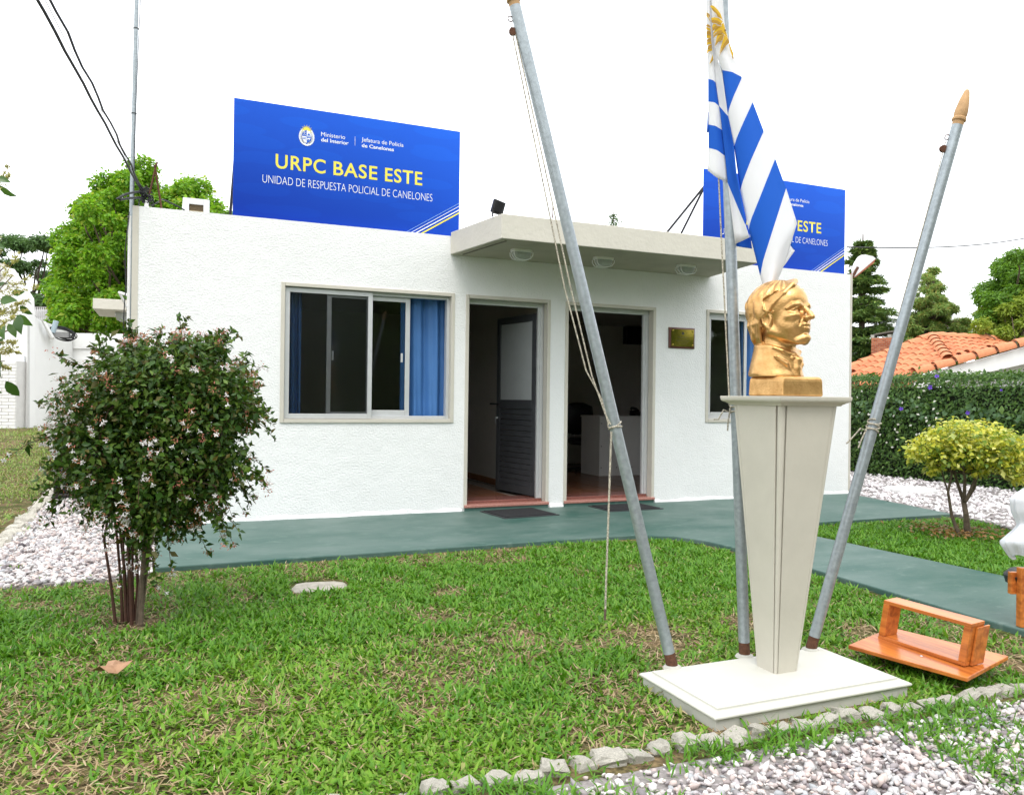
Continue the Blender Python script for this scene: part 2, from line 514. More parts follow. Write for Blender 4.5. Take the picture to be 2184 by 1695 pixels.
GPTS = []
q = scatter(GL, 60000, lambda x, y: np.clip(1.25 - np.maximum(y + 1, 0) * .12, .22, 1))
q = q[(q[:, 1] < 11)]
GPTS.append((q, .0165))
tag(pebbles('left_gravel', np.c_[q, np.full(len(q), -.008) + rng.normal(0, .006, len(q))], .0175, GRAV), 'white grey and pink pebbles filling the bed beside the left house wall', 'gravel')
q = scatter(GRT, 30000, lambda x, y: .55 + 0 * x)
GRAVP = gravel_mat('pale_pebbles', [(.70, .66, .67), (.80, .77, .77), (.42, .38, .40), (.74, .68, .68), (.82, .80, .79), (.55, .52, .54), (.80, .77, .76)])
tag(pebbles('right_gravel', np.c_[q, np.full(len(q), -.006) + rng.normal(0, .006, len(q))], .024, GRAVP), 'pale pebble gravel spread between the hedge and the green path', 'gravel')
q = scatter(GF, 52000, lambda x, y: np.clip((-5.52 - y) * 4.5 + .5 * (vnoise(x, y, 4, 61) - .4), .04, 1) * np.where(y < -7.3, .1, 1))
tag(pebbles('front_gravel', np.c_[q, np.full(len(q), -.024) + rng.normal(0, .006, len(q))], .0120, GRAV), 'white grey and pink pebbles with weeds in front of the stone edging', 'gravel')

# ------------------------------------------------------------------ grass
GRASSM = leafmat('broad_lawn_grass', [(0.074, 0.184, 0.008), (0.118, 0.259, 0.011), (0.167, 0.335, 0.020), (0.118, 0.281, 0.013), (0.237, 0.400, 0.040), (0.074, 0.205, 0.008), (0.286, 0.410, 0.072), (0.138, 0.302, 0.016), (0.197, 0.356, 0.032), (0.089, 0.238, 0.010), (0.355, 0.356, 0.120)], rough=.5, trans=.3, spec=.3)
DRYM = leafmat('dry_thatch', [(.30, .21, .11), (.42, .32, .18), (.22, .14, .07), (.50, .40, .25), (.16, .10, .05)], rough=.8, trans=.15)
def blades(name, q, L, W, mt, z=GZ, tilt=(.35, 1.25), bend=.5):
    n = len(q)
    L = L * rng.uniform(.5, 1.2, n) * (.65 + .75 * vnoise(q[:, 0], q[:, 1], 6.5, 71) ** 1.3); W = W * rng.uniform(.7, 1.25, n)
    a = rng.uniform(0, 2 * PI, n); t = rng.uniform(tilt[0], tilt[1], n)
    h = np.stack([np.cos(a), np.sin(a), 0 * a], 1)
    sdv = np.stack([-np.sin(a + rng.normal(0, .5, n)), np.cos(a), rng.normal(0, .25, n)], 1)
    sdv = unit(sdv)
    up = np.array([[0, 0, 1.]])
    d1 = h * np.sin(t)[:, None] + up * np.cos(t)[:, None]
    t2 = np.minimum(t + bend * rng.uniform(.3, 1.4, n), 1.75)
    d2 = h * np.sin(t2)[:, None] + up * np.cos(t2)[:, None]
    P = np.c_[q, np.full(n, z) + rng.uniform(-.004, .006, n)]
    M1 = P + d1 * (L * .5)[:, None]
    T = M1 + d2 * (L * .55)[:, None]
    w = (W / 2)[:, None]
    V = np.stack([P - sdv * w * .6, P + sdv * w * .6, M1 + sdv * w, M1 - sdv * w, T], 1).reshape(-1, 3)
    b = np.arange(n)[:, None] * 5
    F = np.concatenate([b + [[0, 1, 2]], b + [[0, 2, 3]], b + [[3, 2, 4]]], 1).reshape(-1, 3)
    return mesh_np(name, V, F, mt)
SLAB = (1.83, 2.80, -5.385, -4.87)
def lawn_density(x, y):
    d = .55 * vnoise(x, y, 1.3, 1) + .45 * vnoise(x, y, 4.1, 2)
    f = np.clip((d - .24) * 3.0, .22, 1)
    f = f * np.where(y < -3.6, .72 + .28 * vnoise(x, y, 2.2, 5), 1)
    for bx, by, br in ((2.25, -4.35, .30), (2.9, -4.3, .22), (1.6, -3.1, .16), (-.17, -3.16, .20), (.92, -2.62, .18), (1.35, -2.7, .1), (3.3, -4.7, .18), (3.6, -5.3, .15)):
        r = np.hypot((x - bx), (y - by)) / br
        f = f * np.clip((r - .55) * 1.6, .06, 1)
    sl = (x > SLAB[0] - .01) & (x < SLAB[1] + .01) & (y > SLAB[2] - .01) & (y < SLAB[3] + .01)
    cov = (x > .70) & (x < 1.05) & (y > -2.82) & (y < -2.50)
    return np.where(sl | cov, 0, f)
LAWN = [(-6, -2.14), (-.9, -2.14), (-.3, -2.12), (-.06, -2.0), (1.2, -1.97), (3.4, -1.92), (3.7, -1.93), (3.92, -2.08), (4.02, -2.32), (4.07, -2.7), (4.07, -3.3), (3.98, -4.7), (3.97, -5.5), (.55, -5.42), (.45, -6.4), (-3, -6.4), (-6, -4)]
def near(x, y):          # density falls with distance from the viewer's side of the lawn
    d = np.hypot(x, y + 7.7)
    return np.clip(1.35 - d * .12, .35, 1)
q = scatter(LAWN, 520000, lambda x, y: lawn_density(x, y) * near(x, y))
q = q[(q[:, 0] > -3.2)]
pg = np.clip((q[:, 1] + 4.15) * 1.1 + .5 + 1.6 * (vnoise(q[:, 0], q[:, 1], 1.1, 51) - .5), .12, .95)
pg = np.maximum(pg, np.clip(1.15 - np.hypot((q[:, 0] - 1.6) / 1.0, (q[:, 1] + 4.6) / .8), 0, .85))
pg = np.maximum(pg, np.clip((q[:, 0] - 2.6) * 1.2, 0, .85))
isg = rng.random(len(q)) < pg
GREENG = leafmat('rich_lawn_grass', [(0.042, 0.151, 0.005), (0.068, 0.207, 0.008), (0.105, 0.269, 0.013), (0.079, 0.224, 0.009), (0.147, 0.325, 0.023), (0.052, 0.174, 0.006), (0.179, 0.347, 0.036), (0.089, 0.241, 0.011)], rough=.45, trans=.3, spec=.35)
tag(blades('rich_lawn_grass', q[isg], .052, .0115, GREENG, tilt=(.3, 1.3), bend=.5), 'denser deep green part of the lawn around the shrub and path edge', 'grass', kind='stuff')
GR1 = blades('lawn_grass', q[~isg], .042, .0125, GRASSM, tilt=(.35, 1.45), bend=.5)
tag(GR1, 'broad bladed green lawn in front of the white building', 'grass', kind='stuff')
q = scatter(LAWN, 170000, lambda x, y: np.clip(1.15 - lawn_density(x, y), .32, 1) * near(x, y) * .85 * (np.abs(lawn_density(x, y)) > 0))
q = q[(q[:, 0] > -3.2)]
tag(blades('dry_grass', q, .05, .005, DRYM, z=GZ + .008, tilt=(1.0, 1.6), bend=.15), 'dry straw coloured thatch lying among the front lawn', 'grass', kind='stuff')
PATCH = [(5.28, -2.3), (5.45, -1.98), (5.8, -1.84), (7.55, -1.86), (7.5, -2.3), (7.3, -2.62), (6.8, -3.2), (6.9, -5.5), (5.33, -5.5), (5.30, -4.2)]
q = scatter(PATCH, 42000, lambda x, y: np.clip((vnoise(x, y, 2.2, 9) + np.clip((7.0 - x) * .25 + (-y - 2.3) * .4, -.5, .6)), .12, 1) * np.clip(np.hypot(x - 6.52, y + 2.8) * 3, .1, 1))
tag(blades('side_grass', q, .058, .0115, GREENG), 'green grass patch around the yellow shrub right of the path', 'grass', kind='stuff')
LEFTL = [(-1.32, -2.0), (-1.32, 16), (-4, 19), (-9, 19), (-9, -2.0)]
q = scatter(LEFTL, 170000, lambda x, y: np.clip(vnoise(x, y, .7, 21) * 1.5 - .1 - .35 * np.exp(-((y - 8) / 3.) ** 2), .12, 1))
tag(blades('left_yard_grass', q, .055, .013, leafmat('yard_grass', [(.15, .25, .03), (.20, .29, .05), (.13, .26, .025), (.28, .32, .08), (.34, .27, .13)], trans=.25)), 'thin grass with bare brown patches beyond the left stone edging', 'grass', kind='stuff')
# weeds in the front gravel and along the stones
q = scatter([(.2, -5.44), (4.0, -5.55), (4.0, -6.9), (.5, -6.9)], 34000, lambda x, y: np.clip((vnoise(x, y, 3.1, 31) - .44) * 3.0, 0, 1) * np.clip(1.0 + (y + 5.5) * .5, .2, 1) + np.where(y > -5.64, .9 * vnoise(x, y, 5, 3), 0))
tag(blades('weeds', q, .062, .0085, GREENG, z=-.028), 'scattered weeds growing through the front pebbles', 'weeds', kind='stuff')
q = scatter([(-1.3, 9), (-1.08, 9), (-1.05, -1), (-.3, -2.1), (-2, -2.1), (-1.35, -.6)], 9000, lambda x, y: np.where(y > -1.6, .5, .16) * np.clip((vnoise(x, y, 3, 35) - .3) * 2.5, 0, 1))
tag(blades('edging_weeds', q, .06, .008, GREENG, z=-.01), 'weeds growing between left pebbles and edging stones', 'weeds', kind='stuff')

# ------------------------------------------------------------------ stone edging
def edging(name, label, pts, w, d, h, gap, seed):
    r = np.random.default_rng(seed)
    root = thing(name, label, 'stone edging', (*pts[0], 0))
    protos = []
    for k in range(14):
        b = MB()
        nx = 4
        V = []
        for j, z in enumerate((-.08, .35, .8, 1.0)):
            s = (1, 1, .93, .62)[j]
            for (cx, cy) in ((-1, -1), (0, -1.08), (1, -1), (1.06, 0), (1, 1), (0, 1.08), (-1, 1), (-1.06, 0)):
                V.append((cx * .5 * s * r.uniform(.74, 1.1), cy * .5 * s * r.uniform(.74, 1.1), z + r.normal(0, .10) * (j > 0)))
        Fs = [(j * 8 + i, j * 8 + (i + 1) % 8, (j + 1) * 8 + (i + 1) % 8, (j + 1) * 8 + i) for j in range(3) for i in range(8)]
        V.append((r.normal(0, .1), r.normal(0, .1), 1.06))
        Fs += [(24 + i, 24 + (i + 1) % 8, 32) for i in range(8)]
        b.add(V, Fs)
        me = bpy.data.meshes.new('stone')
        me.from_pydata(b.v, [], b.f)
        me.materials.append(CONC)
        protos.append(me)
    for (a, c) in zip(pts[:-1], pts[1:]):
        a, c = np.array(a, float), np.array(c, float)
        L = np.linalg.norm(c - a); n = max(1, int(L / (w + gap)))
        ang = math.atan2(*(c - a)[::-1])
        for i in range(n):
            p = a + (c - a) * (i + .5) / n
            o = bpy.data.objects.new('stone', protos[r.integers(14)])
            COL.objects.link(o); o.parent = root
            o.location = (p[0] - pts[0][0], p[1] - pts[0][1] + r.normal(0, .006), GZ - .008 + r.normal(0, .005))
            o.rotation_euler = (r.normal(0, .14), r.normal(0, .14), ang + r.normal(0, .22))
            o.scale = (w * r.uniform(.7, 1.22), d * r.uniform(.75, 1.2), h * r.uniform(.75, 1.15))
    return root
edging('stone_edging', 'row of rough concrete stones between the lawn and front gravel', [(-.1, -5.425), (1.6, -5.432), (3.95, -5.525)], .100, .080, .036, .000, 3)
edging('stone_edging', 'row of pale stones along the left pebble bed and yard grass', [(-1.2, 12), (-1.23, 3), (-1.14, -.6), (-1.3, -1.3)], .17, .12, .07, .05, 5)

# ------------------------------------------------------------------ station building
H = 2.79
X0, X1 = -.295, 8.03
DEPTH = 7.5
bld = thing('police_station', 'single storey white stucco building with flat roof and two open doorways', 'building', (X0, 0, 0))
W1 = (.965, .90, 2.672, 2.214); D1 = (2.792, -.01, 3.752, 2.210); D2 = (3.932, -.01, 5.078, 2.205); W2 = (5.775, .905, 6.93, 2.222)
TL = .024                                            # visible lip of the painted surrounds
OPEN = [(a + TL, b + (TL if b > .5 else 0), c - TL, d - TL) for a, b, c, d in (W1, D1, D2, W2)]
WT = .18
xs = sorted({X0, X1} | {o[0] for o in OPEN} | {o[2] for o in OPEN})
zs = sorted({-.08, H} | {o[1] for o in OPEN} | {o[3] for o in OPEN})
fw = MB()
inside = lambda x, z: any(o[0] < x < o[2] and o[1] < z < o[3] for o in OPEN)
for i in range(len(xs) - 1):
    for k in range(len(zs) - 1):
        if inside((xs[i] + xs[i + 1]) / 2, (zs[k] + zs[k + 1]) / 2): continue
        for y in (0, WT):
            q4 = [(xs[i], y, zs[k]), (xs[i + 1], y, zs[k]), (xs[i + 1], y, zs[k + 1]), (xs[i], y, zs[k + 1])]
            fw.add(q4, [(0, 1, 2, 3) if y == 0 else (3, 2, 1, 0)])
for a, b, c, d in OPEN:
    for p, q_ in (((a, b), (a, d)), ((a, d), (c, d)), ((c, d), (c, b)), ((c, b), (a, b))):
        fw.add([(p[0], 0, p[1]), (q_[0], 0, q_[1]), (q_[0], WT, q_[1]), (p[0], WT, p[1])], [(0, 1, 2, 3)])
fw.add([(X0, 0, H), (X1, 0, H), (X1, WT, H), (X0, WT, H)], [(0, 1, 2, 3)])
for x in (X0, X1):
    fw.add([(x, 0, -.08), (x, WT, -.08), (x, WT, H), (x, 0, H)], [(0, 1, 2, 3)])
fw.build('front_wall', STUCCO, bld, fix=False)
sw = MB()
for a, b in (((X0, WT + .002, -.08), (X0 + .18, DEPTH, H - .02)), ((X1 - .18, WT + .002, -.08), (X1, DEPTH, H - .02)), ((X0 + .182, DEPTH - .18, -.08), (X1 - .182, DEPTH, H - .02))):
    sw.box(a, b)
sw.build('side_wall', STUCCO, bld)
MB().box((X0 + .182, WT + .002, 2.42), (X1 - .182, DEPTH - .182, 2.56)).build('roof_slab', CEIL, bld)
iw = MB()
iw.box((3.735, WT + .002, .0), (3.86, 4.3, 2.418)); iw.box((X0 + .182, 4.302, .0), (X1 - .182, 4.42, 2.418))
iw.build('interior_wall', INTER, bld)
MB().box((X0 + .182, WT + .002, .072), (X0 + .19, 4.298, 2.418)).build('interior_lining', INTER, bld)
MB().box((X1 - .19, WT + .002, .072), (X1 - .182, 4.298, 2.418)).build('interior_lining', INTER, bld)
MB().box((X0 + .182, WT + .002, -.06), (X1 - .182, 4.298, .07)).build('floor_slab', GROUT, bld)
# floor tiles seen through the doorways
tme = bpy.data.meshes.new('floor_tile')
tb = MB().box((-.155, -.155, 0), (.155, .155, .012)); tme.from_pydata(tb.v, [], tb.f); tme.materials.append(TILE)
for (xa, xb, n_y) in ((1.9, 3.70, 7), (3.9, 6.3, 9)):
    nxx = int((xb - xa) / .318)
    for i in range(nxx):
        for j in range(n_y):
            o = link('floor_tile', tme, None, bld, (xa + .16 + i * .318 - X0, WT + .26 + j * .318, .071))
sk = MB()
for j in range(12):
    sk.box((3.724, .42 + j * .318, .085), (3.734, .42 + j * .318 + .314, .16))
sk.build('skirting_tile', M('skirting_tile', (.30, .12, .05), rough=.4, var=.3), bld)
# corner strips of beige paint
MB().box((X0 - .001, -.004, 0.0), (X0 + .05, -.0005, H)).build('corner_strip', BEIGE, bld)
MB().box((X1 - .03, -.004, 0.0), (X1 + .001, -.0005, H)).build('corner_strip', BEIGE, bld)
# rough plaster foot of the wall
ft = MB()
for a, b in ((X0 + .05, 2.77), (3.76, 3.925), (5.085, X1 - .03)):
    n = max(3, int((b - a) / .06))
    px = np.linspace(a, b, n)
    prof = [(0, .035), (-.007, .022), (-.014, .008), (-.018, -.012)]
    V = []
    for x in px:
        k = 1 + .6 * math.sin(x * 3.1) * math.sin(x * 7.7) + random.uniform(-.25, .3)
        for (y, z) in prof:
            V.append((x, -.001 + y * k, z * (1 + .5 * math.sin(x * 4.3 + 1) * math.sin(x * 11) + random.uniform(-.15, .15))))
    ft.add(V, [(i * 4 + j, i * 4 + j + 1, (i + 1) * 4 + j + 1, (i + 1) * 4 + j) for i in range(n - 1) for j in range(3)])
ft.build('plaster_foot', STUCCO, bld)
# surrounds
def surround(x0, z0, x1, z1, sill=True):
    s = MB()
    y0, y1 = -.012, .085
    s.box((x0, y0, z0), (x0 + TL + .012, y1, z1)); s.box((x1 - TL - .012, y0, z0), (x1, y1, z1))
    s.box((x0 + TL + .0125, y0, z1 - TL - .012), (x1 - TL - .0125, y1, z1))
    if sill:
        s.box((x0 + TL + .0125, y0 - .004, z0), (x1 - TL - .0125, y1, z0 + TL + .012))
    return s.build('window_surround' if sill else 'door_surround', BEIGE, bld, bevel=.004)
surround(*W1); surround(D1[0], .03, D1[2], D1[3], False); surround(D2[0], .035, D2[2], D2[3], False); surround(*W2)

# windows
def rect_frame(x0, z0, x1, z1, y0, y1, w, wb=None):
    wb = wb or w
    s = MB()
    s.box((x0, y0, z0), (x0 + w, y1, z1)); s.box((x1 - w, y0, z0), (x1, y1, z1))
    s.box((x0 + w + .0005, y0 + .001, z1 - w), (x1 - w - .0005, y1 - .001, z1)); s.box((x0 + w + .0005, y0 + .001, z0), (x1 - w - .0005, y1 - .001, z0 + wb))
    return s
def sash(win, x0, z0, x1, z1, y, w=.042, wb=.05, glass=GLASS, nm='sash', handle=None):
    f = rect_frame(x0, z0, x1, z1, y, y + .022, w, wb).build(nm, ALU, win, bevel=.002)
    MB().box((x0 + w - .004, y + .009, z0 + wb - .004), (x1 - w + .004, y + .013, z1 - w + .004)).build('pane', glass, f)
    if handle is not None:
        MB().box((handle, y - .012, 1.50), (handle + .02, y - .0005, 1.59)).build('handle', ALU, f, bevel=.003)
    return f
def crop4x(cx, y):                     # survey readings of the first window
    return at((1050 + cx * .4425) / 1.8755, 760, 1, y)[0]
gx0, gz0, gx1, gz1 = W1[0] + .037, W1[1] + .037, W1[2] - .037, W1[3] - .037
win = thing('sliding_window', None, None, (gx0, .04, gz0)); win.parent = bld; win.location = Vector((gx0 - X0, .04, gz0))
rect_frame(gx0, gz0, gx1, gz1, .045, .115, .03, .03).build('frame', ALU, win, bevel=.002)
xm = crop4x(985, .05)
sash(win, gx0 + .004, gz0 + .004, xm, gz1 - .006, .022, .043, .045, MESHG, 'screen_sash')
sash(win, crop4x(578, .06), gz0 + .031, xm - .004, gz1 - .031, .054, .042, .035, GLASS, 'sash', crop4x(622, .06))
sash(win, xm - .046, gz0 + .031, crop4x(1330, .085), gz1 - .031, .084, .046, .055, GLASS, 'sash', crop4x(1248, .085))
gx0, gz0, gx1, gz1 = W2[0] + .037, W2[1] + .037, W2[2] - .037, W2[3] - .037
win2 = thing('sliding_window', None, None, (gx0, .04, gz0)); win2.parent = bld; win2.location = Vector((gx0 - X0, .04, gz0))
rect_frame(gx0, gz0, gx1, gz1, .045, .115, .03, .03).build('frame', ALU, win2, bevel=.002)
sash(win2, gx0 + .031, gz0 + .031, gx0 + .60, gz1 - .031, .054, .04, .05, GLASS, 'sash', gx0 + .55)

# curtains
def curtain(label, x0, x1, z0, z1, y, folds, amp, seed, taper=0.):
    r = np.random.default_rng(seed)
    nx, nz = 60, 26
    V = []
    ph = r.uniform(0, 6, 3)
    for k in range(nz + 1):
        v = k / nz
        for i in range(nx + 1):
            u = i / nx
            w = (1 - taper * (1 - v) ** 1.5) if taper else 1
            x = x0 + (x1 - x0) * (u * w if taper > 0 else 1 - (1 - u) * w)
            yy = y + amp * math.sin(2 * PI * folds * u + ph[0] + .5 * math.sin(3 * v + ph[1])) + amp * .4 * math.sin(2 * PI * folds * 2.3 * u + ph[2] + v * 2)
            yy += .004 * math.sin(v * 40) * math.exp(-((v * 3) % 1 - .5) ** 2 * 40)
            V.append((x, yy, z0 + (z1 - z0) * v))
    b = MB().add(V, [(k * (nx + 1) + i, k * (nx + 1) + i + 1, (k + 1) * (nx + 1) + i + 1, (k + 1) * (nx + 1) + i) for k in range(nz) for i in range(nx)])
    o = b.build('curtain', CURT, smooth='all', fix=False)
    return tag(o, label, 'curtain', 'blue curtains')
curtain('blue curtain at the left end of the wide sliding window', 1.0, 1.18, .90, 2.26, .20, 2.2, .025, 1)
curtain('blue curtain showing through the open right part of the wide window', 2.16, 2.66, .88, 2.26, .20, 2.6, .03, 4)
curtain('blue curtain of the second window, beside the golden bust', 6.42, 6.93, .89, 2.26, .20, 3, .03, 6)

# doors
def door_frame(x0, x1, z0, z1):
    s = MB()
    s.box((x0, .088, z0), (x0 + .035, .15, z1)); s.box((x1 - .035, .088, z0), (x1, .15, z1)); s.box((x0 + .0355, .089, z1 - .045), (x1 - .0355, .149, z1))
    s.box((x1 - .062, .10, z0), (x1 - .0355, .135, z1 - .046))
    return s.build('door_frame', ALU, bld, bevel=.002)
door_frame(D1[0] + .036, D1[2] - .036, .088, D1[3] - .036)
door_frame(D2[0] + .036, D2[2] - .036, .088, D2[3] - .036)
hp = np.array([3.655, .155]); fp = np.array([3.53, .93])
dv = (fp - hp) / np.linalg.norm(fp - hp); dn = np.array([dv[1], -dv[0]])
if dn[0] > 0: dn = -dn                                # face towards the doorway
DW = .80
door = thing('door', None, None, (hp[0], hp[1], .1)); door.parent = bld; door.location = Vector((hp[0] - X0, hp[1], .1))
ax, az = np.array([dv[0], dv[1], 0]), np.array([0, 0, 1.]); ay = np.array([-dn[0], -dn[1], 0])
def dbox(u0, u1, w0, w1, t0=0., t1=.035):
    o = np.array([hp[0], hp[1], 0]) + ax * u0 + az * w0 + ay * t0
    return MB().obox(o, ax, ay, az, u1 - u0, t1 - t0, w1 - w0)
fr = MB()
for a in ((0, .07, .10, 2.08), (DW - .07, DW, .10, 2.08), (.0705, DW - .0705, 2.0, 2.08), (.0705, DW - .0705, 1.04, 1.14), (.0705, DW - .0705, .10, .19)):
    d = dbox(*a); fr.add(d.v, d.f)
fr.build('door_leaf_frame', DARKALU, door, bevel=.002)
dbox(.071, DW - .071, 1.141, 1.999, .012, .02).build('pane', FROST, door)
for i in range(14):
    z = .192 + i * .0605
    dbox(.071, DW - .071, z, z + .056, .006, .026).build('slat', DARKALU, door, bevel=.004)
hd = MB().tube([np.array([hp[0], hp[1], 1.09]) + ax * (DW - .035) - ay * .0, np.array([hp[0], hp[1], 1.09]) + ax * (DW - .035) - ay * .05, np.array([hp[0], hp[1], 1.09]) + ax * (DW + .05) - ay * .055], .009, 8)
hd.build('handle', BLACKP, door, smooth=True)
ky = MB().tube([np.array([hp[0], hp[1], .93]) + ax * (DW - .03), np.array([hp[0], hp[1], .93]) + ax * (DW - .03) - ay * .03], .011, 8)
ky.obox(np.array([hp[0], hp[1], .86]) + ax * (DW - .038) - ay * .03, ax, ay, az, .016, .003, .07)
ky.build('lock_and_keys', ALU, door)
for z in (.32, .95, 1.55, 1.95):
    MB().tube([(3.672, .150, z - .05), (3.672, .150, z + .05)], .011, 8).build('hinge', ALU, door, smooth=True)
# granite thresholds
for d in (D1, D2):
    MB().box((d[0] + .002, -.035, .032), (d[2] - .002, .0855, .062)).build('threshold', M('threshold_granite', (.50, .27, .22), rough=.2, var=.55, vscale=120, detail=2, col2=(.28, .10, .08)), bld, bevel=.006)
    MB().box((d[0] + .038, .087, .03), (d[2] - .038, .38, .088)).build('threshold', GRANITE, bld, bevel=.004)
    MB().box((d[0] + .01, -.022, -.01), (d[2] - .01, .08, .0315)).build('step', GREENP, bld)
# canopy over the doors
cz0, cz1 = 2.603, 2.828
c = MB()
bot = [(2.62, -.002), (2.767, -1.0), (5.675, -1.0), (5.825, -.002)]
c.prism([(x, y, cz0) for x, y in bot], (0, 0, cz1 - cz0))
can = c.build('canopy', CANOPYM, bld, bevel=.006)
gv = MB()                                             # drip groove ridge under the edge
gv.prism([(2.71, -.1, cz0 - .010), (2.83, -.93, cz0 - .010), (2.85, -.93, cz0 - .010), (2.73, -.1, cz0 - .010)], (0, 0, .0055)); gv.build('drip_edge', M('mouldy_paint', (.20, .19, .15), rough=.9, var=.5, vscale=60), can)
MB().prism([(x + (.02 if x < 4 else -.02), y + (.02 if y < -.5 else -.001), cz0 - .004) for x, y in bot], (0, 0, .0035)).build('soffit', M('shaded_mouldy_soffit', (.42, .395, .30), rough=.85, var=.2, vscale=3, bump=.3, bscale=25), can)  # underside shade put into a darker beige sheet, together with mould grime
# small side canopy on the left wall
MB().box((-.90, 4.0, 2.25), (X0 - .002, 5.15, 2.385)).build('side_canopy', CANOPYM, bld, bevel=.005)
lm = MB().lathe((-.58, 4.35, 2.25), (0, 0, -1), [(.075, 0), (.08, .02), (.078, .05), (.06, .1), (.02, .125)], 14)
o = lm.build('bulkhead_lamp', LAMPG, smooth=True); tag(o, 'round glass lamp under the small side canopy', 'lamp')

# bulkhead lamps under the canopy
def bulkhead(x, y, label):
    t = thing('bulkhead_lamp', label, 'lamp', (x, y, cz0), 'bulkhead lamps under the canopy')
    def oval(rx, ry, n=20):
        return [(x + rx * math.copysign(abs(math.cos(w)) ** .6, math.cos(w)), y + ry * math.copysign(abs(math.sin(w)) ** .6, math.sin(w))) for w in np.linspace(0, 2 * PI, n, endpoint=False)]
    MB().prism([(a, b, cz0 - .03) for a, b in oval(.108, .06)], (0, 0, .029)).build('base', WHITEP, t, bevel=.004)
    g_ = MB(); prev = None
    rings = [(.095, .05, -.0305), (.093, .049, -.055), (.082, .043, -.08), (.055, .032, -.095)]
    V = []
    for rx, ry, dz in rings: V += [(a, b, cz0 + dz) for a, b in oval(rx, ry)]
    g_.add(V, [(i * 20 + k, i * 20 + (k + 1) % 20, (i + 1) * 20 + (k + 1) % 20, (i + 1) * 20 + k) for i in range(3) for k in range(20)] + [tuple(range(60, 80))])
    g_.build('glass', LAMPG, t, smooth=True)
    cg = MB()
    for yy in (-.05, .0, .05):
        cg.tube([(x - .1, y + yy, cz0 - .032), (x - .098, y + yy, cz0 - .06), (x - .075, y + yy * .9, cz0 - .092), (x - .03, y + yy * .7, cz0 - .102), (x + .03, y + yy * .7, cz0 - .102), (x + .075, y + yy * .9, cz0 - .092), (x + .098, y + yy, cz0 - .06), (x + .1, y + yy, cz0 - .032)], .0045, 6)
    cg.build('guard', WHITEP, t, smooth=True)
bulkhead(3.15, -.58, 'white caged lamp under the canopy above the first doorway')
bulkhead(4.06, -.58, 'white caged lamp under the canopy above the wall between doorways')
bulkhead(5.07, -.58, 'white caged lamp under the canopy near the brass plaque')

# plaque
t = thing('plaque', 'brass plaque on a dark wooden board beside the second doorway', 'plaque', (5.425, 0, 1.87))
b = MB(); x0, x1, z0, z1 = 5.25, 5.602, 1.753, 1.990
V = [(x0, -.002, z0), (x1, -.002, z0), (x1, -.002, z1), (x0, -.002, z1)] + [(x0, -.014, z0), (x1, -.014, z0), (x1, -.014, z1), (x0, -.014, z1)] + [(x0 + .018, -.026, z0 + .018), (x1 - .018, -.026, z0 + .018), (x1 - .018, -.026, z1 - .018), (x0 + .018, -.026, z1 - .018)]
b.add(V, [(j * 4 + i, j * 4 + (i + 1) % 4, (j + 1) * 4 + (i + 1) % 4, (j + 1) * 4 + i) for j in (0, 1) for i in range(4)] + [(8, 9, 10, 11)])
b.build('board', PLAQW, t)
MB().add([(x0 + .022, -.0262, z0 + .02), (x1 - .022, -.0262, z0 + .02), (x1 - .022, -.0262, z1 - .02), (x0 + .022, -.0262, z1 - .02), (x0 + .022, -.0275, z0 + .02), (x1 - .022, -.0275, z0 + .02), (x1 - .022, -.029, z1 - .02), (x0 + .022, -.029, z1 - .02)], [(0, 3, 2, 1), (4, 5, 6, 7), (0, 1, 5, 4), (1, 2, 6, 5), (2, 3, 7, 6), (3, 0, 4, 7)]).build('brass_plate', BRASS, t)
for sx in (x0 + .04, x1 - .04):
    for sz in (z0 + .038, z1 - .038):
        MB().lathe((sx, -.029, sz), (0, -1, 0), [(.014, 0), (.013, .004), (.008, .008), (.002, .01)], 12).build('screw_cap', BRASS, t, smooth=True)
ENGR = M('engraved_line', (.06, .06, .03), rough=.6)
e_ = MB()
cx, cz = 5.43, 1.925
e_.lathe((cx, -.0291, cz), (0, -1, 0), [(.017, 0), (.0165, .0004)], 16)
for i, (zz, hw) in enumerate(((1.885, .075), (1.872, .06), (1.845, .09), (1.835, .085), (1.82, .07), (1.80, .05))):
    e_.box((cx - hw, -.0292, zz), (cx + hw, -.0272, zz + .0022))
e_.build('engraving', ENGR, t)

# ------------------------------------------------------------------ doormats
def mat_(label, cx, cy, w, d, a):
    ca, sa = math.cos(a), math.sin(a)
    ax2, ay2 = np.array([ca, sa, 0]), np.array([-sa, ca, 0])
    o0 = np.array([cx, cy, .001]) - ax2 * w / 2 - ay2 * d / 2
    t = thing('doormat', label, 'doormat', (cx, cy, 0), 'black doormats at the doorways')
    MB().obox(o0, ax2, ay2, [0, 0, 1], w, d, .007).build('rubber_edge', M('mat_rubber', (.035, .037, .04), rough=.6), t, bevel=.003)
    MB().obox(o0 + ax2 * .03 + ay2 * .03 + [0, 0, .0072], ax2, ay2, [0, 0, 1], w - .06, d - .06, .006).build('pile', M('mat_pile', (.022, .023, .026), rough=.95, var=.5, vscale=180, bump=.8, bscale=300), t)
mat_('black doormat on the green path before the left doorway', 3.27, -.335, .62, .54, .10)
mat_('black doormat on the green path before the right doorway', 4.53, -.30, .66, .46, .03)

